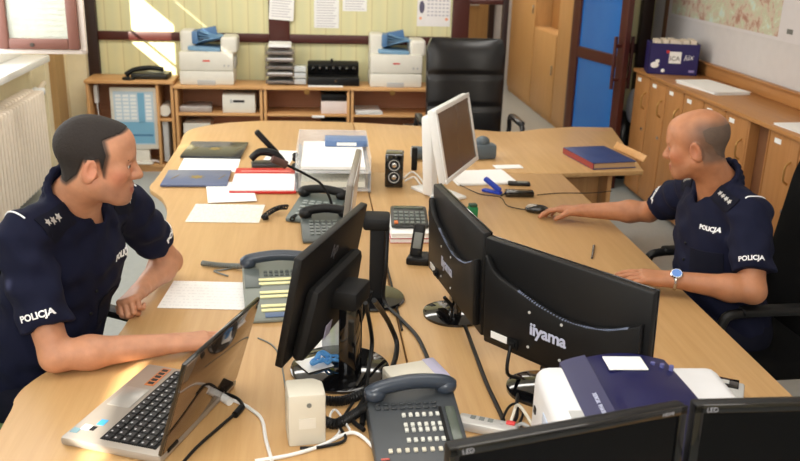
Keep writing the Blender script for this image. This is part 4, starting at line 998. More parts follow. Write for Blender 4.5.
MB().box((0, 0, .035), (.04, .035, .07), .005).build('body', GREEN, t); MB().box((0, 0, .075), (.034, .03, .014), .004).build('cap', mat('dark_green', (30, 70, 52), .4), t)
t = thing('stamp', 'red and grey round stamp left of the green stamp', 'stamp', P(462, 219, .74), 0)
MB().cyl((0, 0, 0), (0, 0, .03), .018).build('body', GREY, t); MB().cyl((0, 0, .03), (0, 0, .045), .014).build('cap', RED, t)
t = thing('tape_dispenser', 'blue-grey tape dispenser left of the edge-on black monitor', 'tape dispenser', P(433, 215, .74), 1.4)
MB().box((0, 0, .02), (.12, .04, .04), .012).build('body', SG, t); MB().lathe([(.018, -.012), (.032, -.012), (.032, .012), (.018, .012)], seg=24, M=Matrix.Rotation(math.pi / 2, 4, 'X'), c=(-.01, 0, .055)).build('tape_roll', clear('tape', (190, 200, 210), .7), t)
# blue book with a wooden board behind
c, w_, h_, yaw = rect_px((593, 169), (636, 167), (583, 152), .745)
t = thing('book', 'thick blue-covered book on the right end of the rear desk', 'book', (c.x, c.y, .74), yaw)
MB().box((0, 0, .0355), (w_, h_, .005), .002).box((0, 0, .0025), (w_, h_, .005), .002).box((-w_ / 2 + .003, 0, .019), (.005, h_, .034), .002).build('cover', BLUEB, t)
MB().b2((-w_ / 2 + .006, -h_ / 2 + .006, .005), (w_ / 2 - .006, h_ / 2 - .006, .033)).build('pages', mat('brown_pages', (196, 160, 120), .8), t)
MB().b2((-w_ / 2 - .001, -h_ / 2, .004), (-w_ / 2 + .002, h_ / 2, .034)).build('red_spine', mat('dull_red', (150, 60, 56), .5), t)
o = MB().box((0, 0, .022), (.012, .34, .042), .003, RY(.5)).build('wooden_board', WZ); place(o, (1.80, 4.66, .741), .16); tag(o, 'small wooden board standing right of the thick blue book', 'board')
# calculator on notebooks, cordless handset
c = P(408, 238, .74)
for k, (m_, lb) in enumerate(((mat('notebook_red', (196, 90, 96), .6), 'lower red-edged notepad under the desk calculator'), (PAPER, 'upper white notepad directly under the desk calculator'))):
    t = thing('notepad', lb, 'notepad', (.395, 3.335, .74 + k * .021), -.02 + .03 * k)
    MB().box((0, 0, .009), (.165, .25, .016), .001).build('pages', PAPER, t); MB().box((0, 0, .0185), (.168, .254, .003), .001).box((0, 0, .0015), (.168, .254, .002), .0005).build('cover', m_, t)
t = thing('calculator', 'black desk calculator with grey keys lying on the notepads', 'calculator', (.398, 3.36, .783), -.06)
MB().prism([(-.10, 0), (.10, 0), (.10, .035), (.05, .034), (-.10, .014)], -.075, .075, .008, Matrix(((0, 0, 1, 0), (1, 0, 0, 0), (0, 1, 0, 0), (0, 0, 0, 1)))).build('body', mat('calc_black', (36, 38, 36), .4), t)
b = MB()
for r_ in range(4):
    for k in range(6):
        if not (k == 0 and r_ == 0): b.box((-.056 + k * .022, -.078 + r_ * .030, .0195 + r_ * .0042), (.016, .02, .006), .002, RX(.13), seg=1)
b.build('keys', mat('calc_key', (104, 112, 106), .5), t)
MB().box((-.056, -.078, .0195), (.016, .022, .007), .002, RX(.13)).build('orange_key', mat('calc_orange', (220, 120, 60), .5), t)
MB().box((0, .072, .0355), (.12, .035, .004), .001).build('display', mat('calc_lcd', (70, 78, 66), .2), t)
t = thing('cordless_phone', 'black cordless handset leaning in its charger below the calculator', 'phone', P(418, 262, .74), -.15)
MB().prism([(-.045, -.04), (.045, -.045), (.04, .045), (-.03, .04)], 0, .03, .008).build('charger', BLACK, t)
h = MB().box((-.004, .012, .082), (.045, .024, .125), .01, RY(.12) @ RX(-.35)).build('handset', BLACK, t)
MB().box((-.004, -.001, .085), (.03, .004, .06), .001, RY(.12) @ RX(-.35)).build('keypad', GREY, h)
o = MB().tube([P(426, 256, .746), P(434, 252, .745), P(438, 258, .745)], .003, 6, smooth=5).build('cable', CREAM); tag(o, 'pale lead behind the cordless handset charger', 'cable')

# ================================================================== PRINTER in the foreground
t = thing('printer', 'white and navy blue laser printer between the lettered monitor and the foreground monitors', 'printer', (.69, 1.50, .74), -.05)
PW, PD, PH = .415, .385, .255
MB().box((0, 0, PH / 2), (PW, PD, PH), .03, seg=4).build('body', mat('printer_white', (226, 226, 228), .4), t)
def top(u, v):
    x = -.115 + u * (.200 + .03 * (1 - v)); y = -PD / 2 + .004 + v * (PD - .01)
    z = PH + .012 + .016 * math.sin(math.pi * u) * (.4 + .6 * v) - .03 * max(0, .62 - v) * (1 if .22 < u < .95 else .35)
    return Vector((x, y, z))
MB().solid_grid(top, -.03, 26, 26, Vector((0, 0, 1))).build('top_cover', NAVY, t, 35)
def band(u, v):
    x = -.15 + .055 * u + .03 * (1 - v) * 0; y = -PD / 2 + .002 + v * (PD - .005)
    return Vector((x, y, PH + .002 + .020 * u ** .7))
MB().solid_grid(band, -.02, 8, 20, Vector((0, 0, 1))).build('cover_edge', NAVY2, t, 50)
lettering('XEROX  PHASER', .012, (-.118, -.02, PH + .0190), (0, -1, 0), (.93, 0, .34), LILAC, t, name='lettering')
MB().box((-.02, PD / 2 - .055, PH + .0285), (.085, .06, .003), .001, RX(.0)).build('white_sticker', PAPER, t)
for k in range(3): MB().cyl((.045 + k * .018, PD / 2 - .045 - k * .008, PH + .010), (.045 + k * .018, PD / 2 - .045 - k * .008, PH + .026), .005).build('button', mat('button_violet', (96, 98, 150), .4), t)
MB().b2((-.178, -.05, PH - .002), (-.148, -.015, PH + .0015)).build('grey_badge', LGREY, t)
for k in range(2): MB().b2((-PW / 2 - .002, -.12 + k * .10, .08), (-PW / 2 + .001, -.035 + k * .10, PH - .05), .001).build('side_window', mat('pale_blue_window', (196, 212, 236), .25), t)
MB().b2((-PW / 2 - .003, .10, .05), (-PW / 2 + .001, .135, .12)).build('port_panel', LGREY, t)
MB().b2((-PW / 2 - .003, .13, .16), (-PW / 2 + .001, .145, .175)).build('side_button', BLACK, t)
MB().box((PW / 2 + .0, -.02, PH * .5), (.012, .25, .16), .004).build('side_cover', LGREY, t)
t = thing('card_reader', 'black and grey gadget lying right of the printer', 'gadget', P(722, 402, .74), -.5)
MB().box((0, 0, .018), (.10, .13, .036), .006).build('body', LGREY, t); MB().box((-.01, .045, .037), (.09, .05, .004), .001).build('black_top', GLOSSB, t)
MB().box((.0, .045, .0395), (.02, .02, .001)).build('mark', LGREY, t)
# usb hub and pen pot
t = thing('usb_hub', 'silver and grey plug hub with a red light left of the printer', 'hub', P(487, 431, .74), -.42)
MB().box((0, 0, .013), (.15, .05, .026), .008).build('body', mat('hub_silver', (196, 194, 190), .3, .2), t)
for k in range(3): MB().b2((-.045 + k * .022, .0, .026), (-.032 + k * .022, .016, .027)).build('port', GREY, t)
MB().box((.055, .012, .028), (.022, .015, .006), .002).build('red_light', mat('hub_red', (220, 70, 70), .4), t)
t = thing('pen_pot', 'clear pen pot with green and yellow pens behind the glossy stand column', 'pen pot', (.075, 2.33, .74))
MB().b2((-.045, -.035, 0), (.045, .035, .004)).b2((-.045, -.035, 0), (-.042, .035, .10)).b2((.042, -.035, 0), (.045, .035, .10)).b2((-.045, -.035, 0), (.045, -.032, .10)).b2((-.045, .032, 0), (.045, .035, .10)).build('pot', clear('pot_clear', (230, 234, 240), .4), t)
for k, (m_, lb, x) in enumerate(((mat('highlighter', (214, 230, 40), .4), 'yellow-green highlighter in the clear pen pot', -.012), (mat('pen_green', (60, 170, 80), .4), 'green pen in the clear pen pot', .012), (mat('pen_cream', (236, 210, 120), .4), 'pale yellow pencil in the clear pen pot', .03))):
    o = MB().tube([(.075 + x, 2.325, .746), (.075 + x * 1.3, 2.34, .87), (.075 + x * 1.35, 2.342, .89)], .008, 10, .006).build('pen', m_); tag(o, lb, 'pen')
o = sheet('paper', 'white card with red edge under the pen pot, beyond the glossy stand', 'paper', (.07, 2.335, .7385 + .0015), .13, .09, .1, PAPER, .0012)
# card and blue lanyard on the glossy stand base
o = sheet('paper', 'white card lying on the glossy stand base under blue keys cord', 'card', (.008, 2.17, .7595), .08, .075, .5, PAPER, .0015)
BR = mat('lanyard_blue', (84, 156, 220), .55)
lp = []
for k in range(30):
    a = k * .62; r_ = .022 + .016 * math.sin(k * 1.7)
    lp.append((.035 + r_ * math.cos(a) * 1.1 + .012 * math.sin(k * .4), 2.175 + r_ * math.sin(a), .766 + .008 * (k % 5) / 2.5))
o = MB().tube(lp, .0042, 6, smooth=3).build('lanyard', BR); tag(o, 'tangled blue lanyard lying on the glossy monitor stand base', 'lanyard')

# ================================================================== CABLES
def cable(label, pts, r, m, n=6, name='cable'):
    o = MB().tube(pts, r, 8, smooth=n).build(name, m); return tag(o, label, 'cable')
cable('thick black cable leaving the square monitor arm and looping right over the desk', [Vector((.165, 2.12, .97)), P(381, 310, .90), P(390, 325, .82), P(397, 345, .755), P(392, 368, .748), P(378, 388, .748), P(366, 405, .75), P(362, 425, .748)], .0075, BLACK)
cable('black cable hanging from the grey-backed monitor arm to the desk joint', [Vector((.245, 2.64, 1.0)), P(386, 268, .88), P(384, 300, .76), P(400, 318, .748), P(416, 335, .748), P(425, 352, .748), P(430, 366, .748)], .006, BLACK)
cable('black cable bundled down the left side of the glossy column', [Vector((.14, 2.08, .98)), P(372, 340, .82), P(368, 372, .765), P(363, 400, .75), P(352, 418, .75), P(364, 430, .75)], .006, BLACK)
cable('thin black cable curling under the upright cream box', [P(360, 392, .75), P(348, 410, .75), P(340, 425, .75), P(345, 440, .746), P(320, 447, .746), P(300, 448, .746)], .004, BLACK)
coil('upper black coiled cord between the cream box and the console telephone', [P(322, 400, .755), P(338, 401, .755), P(352, 398, .755), P(366, 392, .755), P(374, 388, .79)], .010, .004, 26)
coil('lower black coiled cord between the cream box and the console telephone', [P(322, 420, .755), P(335, 424, .755), P(348, 418, .755), P(360, 411, .757), P(370, 406, .79)], .010, .004, 26)
cable('white cable crossing the bottom edge from the laptop side to the console telephone', [P(255, 461, .745), P(290, 455, .745), P(320, 446, .746), P(345, 434, .748), P(358, 434, .748), P(372, 446, .746), P(378, 458, .745)], .0045, WPL)
cable('second white cable joining at the cream box, lower one', [P(300, 452, .745), P(325, 444, .745), P(340, 430, .746), P(330, 418, .75), P(336, 410, .75), P(350, 430, .75)], .003, WPL)
cable('white usb cable curving over the desk right of the laptop', [P(222, 398, .750), P(238, 402, .746), P(252, 410, .744), P(262, 420, .744), P(266, 440, .744), P(272, 461, .744)], .0045, WPL)
t = thing('usb_splitter', 'black forked usb cable with white plug beside the laptop lid', 'cable', (0, 0, 0))
MB().tube([P(212, 405, .748), P(214, 394, .752), P(226, 394, .755), P(238, 399, .752), P(243, 407, .75), P(238, 412, .749)], .0045, 8, smooth=5).build('fork', BLACK, t)
MB().tube([P(236, 413, .749), P(216, 430, .748), P(196, 448, .748), P(180, 466, .748)], .004, 8, smooth=5).build('lead', BLACK, t)
MB().tube([P(242, 407, .75), P(235, 415, .749)], .009, 10).build('plug', BLACK, t)
MB().tube([P(222, 397, .75), P(230, 402, .75)], .011, 10).build('white_plug', WPL, t)
cable('thin grey cable on the desk between the laptop and the cream box', [P(258, 338, .743), P(272, 345, .743), P(280, 358, .743), P(285, 385, .743), P(287, 402, .743)], .0022, GREY)
cable('thick black cable running down from the edge-on monitor to the plug hub', [Vector((.41, 2.46, .83)), P(462, 320, .748), P(474, 350, .748), P(486, 382, .748), P(500, 412, .748), P(503, 420, .755)], .006, BLACK)
cable('black cable dropping from the lettered monitor to the plugs by the printer', [Vector((.522, 2.036, .872)), Vector((.515, 2.02, .80)), P(520, 380, .752), P(517, 400, .75), P(516, 418, .75), P(505, 428, .755)], .005, BLACK)
cable('cream network cable plugged into the side of the printer', [Vector((.506, 1.61, .84)), P(520, 406, .80), P(513, 415, .765), P(510, 430, .75), P(512, 446, .748)], .004, CREAM)
cable('black cable looping behind the plug hub', [P(500, 425, .76), P(508, 408, .755), P(516, 404, .75), P(523, 412, .75), P(520, 425, .75), P(528, 432, .755)], .0035, BLACK)
cable('grey cable leading from the plug hub toward the printer', [P(500, 424, .765), P(512, 428, .755), P(522, 424, .755), P(530, 428, .76)], .005, LGREY)
cable('thin black cable curling right of the console telephone', [P(446, 420, .748), P(452, 430, .747), P(450, 440, .747), P(444, 446, .747)], .003, BLACK)
o = MB().box((.345, 1.735, .745), (.02, .06, .008), .002, RZ(.4)).build('paper_clip', PAPER); tag(o, 'small white tab between the console telephone and the foreground monitor', 'paper slip')
cable('black cable in the joint between the two desks', [P(374, 214, .744), P(380, 235, .744), P(386, 262, .744), P(394, 295, .744), P(402, 330, .744)], .004, BLACK)

# ================================================================== PEOPLE: signed-distance modelling, one continuous skin
class Field:
    def __init__(s, lo, hi, h):
        s.lo = np.array(lo, float); s.h = h
        s.n = np.ceil((np.array(hi) - s.lo) / h).astype(int) + 1
        s.F = np.full(s.n, 0.3, np.float32)
        s.ax = [(s.lo[i] + h * np.arange(s.n[i])).astype(np.float32) for i in range(3)]
    def sub(s, lo, hi):
        a = np.clip(np.floor((np.array(lo) - s.lo) / s.h).astype(int), 0, s.n - 1); b = np.clip(np.ceil((np.array(hi) - s.lo) / s.h).astype(int) + 1, 1, s.n)
        sl = tuple(slice(a[i], max(b[i], a[i] + 1)) for i in range(3))
        return sl, s.ax[0][sl[0]][:, None, None], s.ax[1][sl[1]][None, :, None], s.ax[2][sl[2]][None, None, :]
    def add(s, prim, k=0.02, op='u', ext=None):
        fn, lo, hi = prim; m = k + 0.03
        sl, X, Y, Z = s.sub(np.array(lo) - m, np.array(hi) + m)
        d = fn(X, Y, Z).astype(np.float32); F = s.F[sl]
        if op == 'u':
            hh = np.clip(0.5 + 0.5 * (F - d) / k, 0, 1); s.F[sl] = F + (d - F) * hh - k * hh * (1 - hh)
        elif op == 's':
            d = -d; hh = np.clip(0.5 - 0.5 * (F - d) / k, 0, 1); s.F[sl] = F + (d - F) * hh + k * hh * (1 - hh)
        elif op == 'i':
            s.F[sl] = np.maximum(F, d)
        return s
    def mesh(s, name):
        F = s.F; h = s.h; S = F < 0
        nx, ny, nz = F.shape
        cs = np.zeros((nx - 1, ny - 1, nz - 1), np.int8)
        for a in (0, 1):
            for b in (0, 1):
                for c in (0, 1): cs += S[a:nx - 1 + a, b:ny - 1 + b, c:nz - 1 + c]
        act = np.argwhere((cs > 0) & (cs < 8)); idx = -np.ones(cs.shape, np.int64); idx[tuple(act.T)] = np.arange(len(act))
        acc = np.zeros((len(act), 3)); cnt = np.zeros(len(act)); I = act
        corners = [(a, b, c) for a in (0, 1) for b in (0, 1) for c in (0, 1)]
        val = {c: F[I[:, 0] + c[0], I[:, 1] + c[1], I[:, 2] + c[2]].astype(float) for c in corners}
        for c in corners:
            for ax in range(3):
                if c[ax]: continue
                e = list(c); e[ax] = 1; v0, v1 = val[c], val[tuple(e)]; m = (v0 < 0) != (v1 < 0)
                t = np.where(m, v0 / np.where(m, v0 - v1, 1), 0); p = np.tile(np.array(c, float), (len(act), 1)); p[:, ax] += t
                acc[m] += p[m]; cnt[m] += 1
        V = (act + acc / cnt[:, None]) * h + s.lo
        faces = []
        for ax in range(3):
            u, v = [(1, 2), (2, 0), (0, 1)][ax]
            lo_ = [slice(1, -1)] * 3; lo_[ax] = slice(0, -1); hi_ = [slice(1, -1)] * 3; hi_[ax] = slice(1, None)
            A = S[tuple(lo_)]; B = S[tuple(hi_)]; E_ = np.argwhere(A != B)
            off = np.ones(3, int); off[ax] = 0; E_ = E_ + off
            fl = S[tuple(E_.T)]
            du = np.zeros(3, int); du[u] = 1; dv = np.zeros(3, int); dv[v] = 1
            q = np.stack([idx[tuple((E_ - du - dv).T)], idx[tuple((E_ - dv).T)], idx[tuple(E_.T)], idx[tuple((E_ - du).T)]], 1)
            q[~fl] = q[~fl][:, ::-1]; faces.append(q)
        Q = np.concatenate(faces); Q = Q[(Q >= 0).all(1)]
        me = bpy.data.meshes.new(name); me.vertices.add(len(V)); me.vertices.foreach_set('co', V.ravel())
        me.loops.add(Q.size); me.loops.foreach_set('vertex_index', Q.ravel().astype(np.int32))
        me.polygons.add(len(Q)); me.polygons.foreach_set('loop_start', np.arange(0, Q.size, 4, dtype=np.int32)); me.polygons.foreach_set('loop_total', np.full(len(Q), 4, np.int32))
        me.update(calc_edges=True); me.validate(); me.shade_smooth()
        return me, V
def rc(a, b, ra, rb):
    a = np.array(a, float); b = np.array(b, float); ba = b - a; L2 = max(ba @ ba, 1e-9)
    def fn(X, Y, Z):
        px, py, pz = X - a[0], Y - a[1], Z - a[2]
        t = np.clip((px * ba[0] + py * ba[1] + pz * ba[2]) / L2, 0, 1)
        return np.sqrt((px - ba[0] * t) ** 2 + (py - ba[1] * t) ** 2 + (pz - ba[2] * t) ** 2) - (ra + (rb - ra) * t)
    r = max(ra, rb); return fn, np.minimum(a, b) - r, np.maximum(a, b) + r
def ell(c, r, R=np.eye(3)):
    c = np.array(c, float); r = np.array(r, float); R = np.array(R)
    def fn(X, Y, Z):
        px, py, pz = X - c[0], Y - c[1], Z - c[2]
        l = [px * R[0, i] + py * R[1, i] + pz * R[2, i] for i in range(3)]
        k0 = np.sqrt(sum((l[i] / r[i]) ** 2 for i in range(3))); k1 = np.sqrt(sum((l[i] / r[i] ** 2) ** 2 for i in range(3)))
        return k0 * (k0 - 1) / np.maximum(k1, 1e-6)
    m = r.max(); return fn, c - m, c + m
def frame(x, z):
    x = np.array(x, float); x /= np.linalg.norm(x); z = np.array(z, float); z -= x * (x @ z); z /= np.linalg.norm(z); return np.stack([x, np.cross(z, x), z], 1)
def zframe(z, x):
    z = np.array(z, float); z /= np.linalg.norm(z); x = np.array(x, float); x = x - z * (x @ z); x /= np.linalg.norm(x); return np.stack([x, np.cross(z, x), z], 1)
def head_frame(yaw, pitch, roll=0.0):
    return np.array((Matrix.Rotation(yaw, 3, 'Z') @ Matrix.Rotation(pitch, 3, 'Y') @ Matrix.Rotation(roll, 3, 'X')))
def add_head(F, o, R, s, n0):
    g = lambda x, y, z: np.array(o) + R @ (np.array([x, y, z]) * s)
    E = lambda c, r, k=.02, op='u', Rl=None: F.add(ell(g(*c), np.array(r) * s, R if Rl is None else R @ Rl), k, op)
    C_ = lambda a, b, ra, rb, k=.012, op='u': F.add(rc(g(*a), g(*b), ra * s, rb * s), k, op)
    E((-.018, 0, .040), (.096, .077, .083)); E((.025, 0, .012), (.066, .066, .088), .03); E((.028, 0, -.062), (.056, .055, .05), .03)
    E((.050, 0, .052), (.042, .050, .045), .03); E((.045, 0, -.055), (.040, .047, .042), .02)
    C_((.074, .010, -.098), (.074, -.010, -.098), .017, .017, .028)
    for sg in (-1, 1):
        C_((.0, sg * .052, -.055), (.055, sg * .028, -.092), .018, .016, .03)
        E((.058, sg * .044, -.022), (.026, .020, .022), .03)
    C_((.080, .030, .022), (.080, -.030, .022), .013, .013, .02)
    for sg in (-1, 1): E((.099, sg * .031, .0), (.015, .017, .011), .014, 's')
    C_((.086, 0, .012), (.108, 0, -.030), .0085, .0135, .012)
    for sg in (-1, 1): E((.098, sg * .012, -.034), (.012, .008, .009), .008)
    E((.072, 0, -.066), (.017, .028, .020), .02)
    C_((.0915, .016, -.062), (.0915, -.016, -.062), .0065, .0065, .005); C_((.0895, .014, -.0755), (.0895, -.014, -.0755), .0075, .0075, .007)
    C_((.0985, .022, -.0688), (.0985, -.022, -.0688), .0032, .0032, .003, 's')
    for sg in (-1, 1):
        Rl = np.array(Matrix.Rotation(sg * .35, 3, 'Z') @ Matrix.Rotation(.18, 3, 'Y'))
        E((-.012, sg * .080, -.012), (.021, .0075, .034), .006, 'u', Rl); E((-.006, sg * .087, -.008), (.012, .006, .021), .006, 's', Rl)
        E((.004, sg * .076, -.022), (.006, .006, .009), .006)
    F.add(rc(g(-.028, 0, -.05), n0, .058 * s, .062), .035)
    return g
def add_arm(F, sh, el, wr, ru=.050, re=.041, rw=.028):
    sh, el, wr = map(np.array, (sh, el, wr))
    F.add(rc(sh, el, ru, re), .02); m = el + (wr - el) * .28; F.add(rc(el, m, re * .98, .044), .02); F.add(rc(m, wr, .044, rw), .025)
    # flatten nothing: the wrist widens a little into the hand
def add_hand(F, wr, R, side, curls, spread=.10, s=1.0, thumb=(.6, .5, .2)):
    """R columns: fingers, left, back-of-hand; side +1 when the thumb is on the left"""
    g = lambda x, y, z: np.array(wr) + R @ (np.array([x, y * side, z]) * s)
    y0 = [.030, .010, -.010, -.028]; xk = [.088, .092, .088, .080]; Ls = [(.040, .025, .020), (.045, .028, .021), (.041, .026, .020), (.033, .020, .018)]
    rad = [.0098, .010, .0096, .0088]
    for i in range(4):
        F.add(rc(g(.0, y0[i] * .55, 0), g(xk[i], y0[i], .002), .017 * s, .0125 * s), .014)
    F.add(ell(g(.045, .002, -.006), np.array([.045, .034, .015]) * s, R), .012)
    for i in range(4):
        a = 0.0; p = np.array([xk[i], y0[i], .002]); sp = spread * (1.5 - i) / 1.5
        for j in range(3):
            a += curls[i] * (.9, 1.15, .8)[j]
            dv = np.array([math.cos(a) * math.cos(sp), math.cos(a) * math.sin(sp), -math.sin(a)]); q = p + dv * Ls[i][j]
            F.add(rc(g(*p), g(*q), rad[i] * s * (1 - .07 * j), rad[i] * s * (1 - .07 * (j + 1))), .003); p = q
    p = np.array([.020, .024, -.004]); an, dn, cv = thumb
    F.add(rc(g(.012, .016, -.002), g(.045, .040, -.008), .017 * s, .0135 * s), .012)
    p = np.array([.045, .040, -.008])
    for j, L_ in enumerate((.032, .026)):
        dv = np.array([math.cos(an), math.sin(an), -dn]); dv /= np.linalg.norm(dv); q = p + dv * L_
        F.add(rc(g(*p), g(*q), (.0125 - .0015 * j) * s, (.0115 - .0025 * j) * s), .004); p = q; an -= cv
def skin_mat(name, rgb, ruddy):
    m = bpy.data.materials.new(name); m.use_nodes = True; nt = m.node_tree; b = nt.nodes['Principled BSDF']
    at = nt.nodes.new('ShaderNodeAttribute'); at.attribute_name = 'tone'
    tc = nt.nodes.new('ShaderNodeTexCoord'); nz = nt.nodes.new('ShaderNodeTexNoise'); nz.inputs['Scale'].default_value = 26; nz.inputs['Detail'].default_value = 5
    nt.links.new(tc.outputs['Object'], nz.inputs['Vector'])
    mx = nt.nodes.new('ShaderNodeMix'); mx.data_type = 'RGBA'; mx.blend_type = 'MULTIPLY'; mx.inputs[0].default_value = 1
    r = nt.nodes.new('ShaderNodeValToRGB'); r.color_ramp.elements[0].color = (.86, .80, .78, 1); r.color_ramp.elements[1].color = (1.08, 1.04, 1.02, 1); r.color_ramp.elements[0].position = .3; r.color_ramp.elements[1].position = .7
    nt.links.new(nz.outputs['Fac'], r.inputs[0]); nt.links.new(at.outputs['Color'], mx.inputs[6]); nt.links.new(r.outputs[0], mx.inputs[7]); nt.links.new(mx.outputs[2], b.inputs['Base Color'])
    b.inputs['Roughness'].default_value = .5; b.inputs['Subsurface Weight'].default_value = .12; b.inputs['Subsurface Radius'].default_value = (.012, .005, .003); b.inputs['Subsurface Scale'].default_value = .4
    n2 = nt.nodes.new('ShaderNodeTexNoise'); n2.inputs['Scale'].default_value = 220; nt.links.new(tc.outputs['Object'], n2.inputs['Vector'])
    bp = nt.nodes.new('ShaderNodeBump'); bp.inputs['Strength'].default_value = .15; bp.inputs['Distance'].default_value = .002; nt.links.new(n2.outputs['Fac'], bp.inputs['Height']); nt.links.new(bp.outputs['Normal'], b.inputs['Normal'])
    return m
UNI = mat('navy_uniform', (15, 19, 44), .85, var=.14, vscale=9, bump=.25, bscale=700, spec=.25)
UNI2 = mat('navy_uniform_dark', (11, 14, 32), .85, bump=.25, bscale=700, spec=.25)
REFL = mat('reflective_white', (250, 251, 255), .35)
STARM = mat('star_silver', (196, 194, 190), .4, .2)
def smoothstep(a, b, x):
    t = np.clip((x - a) / (b - a), 0, 1); return t * t * (3 - 2 * t)
def person(cfg):
    o, Rh, s = np.array(cfg['head']), cfg['Rh'], cfg['s']
    SL, EL, WL = [np.array(v, float) for v in cfg['left']]; SR, ER, WR = [np.array(v, float) for v in cfg['right']]
    n0 = np.array(cfg['neck'], float); hip = np.array(cfg['hip'], float); mid = (SL + SR) / 2
    fw = np.array(cfg['fwd'], float); fw /= np.linalg.norm(fw)
    upv = mid - hip; Rt = zframe(upv, fw)                 # columns: forward, left, up
    T = lambda f_, l_, u_: hip + Rt @ np.array([f_, l_, u_ * np.linalg.norm(upv)])
    allp = np.array([o, SL, EL, WL, SR, ER, WR, n0]); lo = allp.min(0) - .24; hi = allp.max(0) + .24; lo[2] = max(lo[2], .70); hi[2] = o[2] + .17
    # ---- body
    F = Field(lo, hi, .0034)
    F.add(rc(n0 + [0, 0, .01], mid * .6 + hip * .4, .065, .10), .03)
    for sh in (SL, SR): F.add(rc(mid, sh, .06, .045), .03)
    add_arm(F, SL, EL, WL); add_arm(F, SR, ER, WR)
    for (wr, key, side) in ((WL, 'handL', -1), (WR, 'handR', 1)):
        k = cfg[key]; add_hand(F, wr, k['R'], side, k['curl'], k.get('spread', .1), k.get('s', 1.0), k.get('thumb', (.6, .5, .2)))
    g = add_head(F, o, Rh, s, n0)
    me, V = F.mesh('person')
    L = (V - o) @ Rh / s                                  # head coordinates of every vertex
    hd = smoothstep(-.16, -.12, L[:, 2]) * (np.linalg.norm(L, axis=1) < .20)
    base = np.array(lin(cfg['skin'])[:3]); col = np.tile(base, (len(V), 1))
    def blend(c, w): 
        col[:] = col * (1 - w[:, None]) + np.array(lin(c)[:3]) * w[:, None]
    lips = hd * np.exp(-((L[:, 2] + .069) / .009) ** 2) * smoothstep(.082, .089, L[:, 0]) * (abs(L[:, 1]) < .026); blend(cfg['lip'], .9 * lips)
    stub = hd * smoothstep(-.035, -.065, L[:, 2]) * smoothstep(-.0, .03, L[:, 0]) * (1 - lips); blend(cfg['stubble'], .45 * np.clip(stub, 0, 1))
    ruddy = hd * (np.exp(-(((L[:, 0] - .06) / .03) ** 2 + ((L[:, 2] + .03) / .025) ** 2)) + .8 * np.exp(-(((L[:, 0] + .012) / .03) ** 2 + ((L[:, 2] + .012) / .04) ** 2)) * (abs(L[:, 1]) > .07)); blend(cfg['ruddy'], .5 * np.clip(ruddy, 0, 1))
    if 'scalp' in cfg: blend(cfg['scalp_c'], hd * cfg['scalp'](L))
    at = me.color_attributes.new('tone', 'FLOAT_COLOR', 'POINT'); at.data.foreach_set('color', np.concatenate([col, np.ones((len(V), 1))], 1).astype(np.float32).ravel())
    body = link_mesh('person', me, skin_mat('skin', cfg['skin'], cfg['ruddy']), None, 0); tag(body, cfg['label'], 'person', None)
    # ---- hair: a thin cap that follows the skull
    Hf = Field(o - .16 * s, o + .18 * s, .003); add_head(Hf, o, Rh, s, n0)
    X, Y, Z = np.meshgrid(*Hf.ax, indexing='ij'); Pn = np.stack([X - o[0], Y - o[1], Z - o[2]], -1) @ Rh / s
    reg = cfg['hair'](Pn[..., 0], Pn[..., 1], Pn[..., 2])   # negative where hair grows
    nzv = .0004 * np.random.default_rng(3).standard_normal(Pn.shape[:3])
    Fh = Hf.F
    Hf.F = np.maximum(np.maximum(Fh - cfg['hair_h'] - nzv, -(Fh + .006)), reg * s).astype(np.float32)
    hm, _ = Hf.mesh('hair'); link_mesh('hair', hm, cfg['hair_m'], body, 0)
    # ---- eyes and brows
    b_e = MB(); b_i = MB()
    for sg in (-1, 1):
        e = MB().sph(g(.0745, sg * .031, -.001), .0125 * s).build('eye', mat('eye_white', (222, 216, 208), .2), body)
        MB().sph(g(.0852, sg * .031, -.0015), (.0030, .0060, .0060), M=Matrix(Rh.tolist())).build('iris', mat('iris', (52, 44, 38), .15), e)
        MB().tube([g(.080, sg * .047, .017), g(.091, sg * .034, .0225), g(.095, sg * .018, .0195)], .0038, 6, .003, smooth=4).build('eyebrow', cfg['brow_m'], body)
        MB().tube([g(.0775, sg * .044, .003), g(.0862, sg * .034, .0065), g(.0862, sg * .022, .004)], .0042, 6, smooth=4).build('eyelid', body.data.materials[0] if False else mat(cfg['name'] + '_lid', cfg['lidc'], .5), body)
    b_e.bm.free(); b_i.bm.free()
    # ---- shirt
    lo2 = np.minimum(lo, np.minimum(hip, T(-.25, -.3, 0)) - .12); hi2 = np.maximum(hi, T(.25, .3, 0) + .12); lo2[2] = hip[2] - .06; hi2[2] = n0[2] + .11
    S = Field(lo2, hi2, .006)
    S.add(ell(T(.015, 0, .74), (.128, .200, .20), Rt), .04); S.add(ell(T(.03, 0, .36), (.140, .182, .22), Rt), .06); S.add(ell(T(0, 0, .02), (.140, .185, .14), Rt), .06)
    for sh in (SL, SR):
        S.add(rc(n0 + [0, 0, -.012], sh + [0, 0, .012], .058, .060), .05)
    def sleeve(sh, el, f_, r0, r1):
        sh = np.array(sh); el = np.array(el); dv = (el - sh); Ln = np.linalg.norm(dv); dv /= Ln; e = sh + dv * Ln * f_
        fn0, l0, h0 = rc(sh, e + dv * .03, r0, r1)
        w1 = np.cross(dv, [0, 0, 1.0]); w1 /= np.linalg.norm(w1)
        def fn(X, Y, Z):
            ax_ = (X - e[0]) * dv[0] + (Y - e[1]) * dv[1] + (Z - e[2]) * dv[2]
            la = (X - e[0]) * w1[0] + (Y - e[1]) * w1[1] + (Z - e[2]) * w1[2]
            d = fn0(X, Y, Z) + .003 * np.sin(ax_ * 85 + la * 30) + .002 * np.sin(ax_ * 50 - la * 60 + 1.3)
            return np.maximum(d, ax_)
        S.add((fn, l0, h0), .022)
        return e, dv
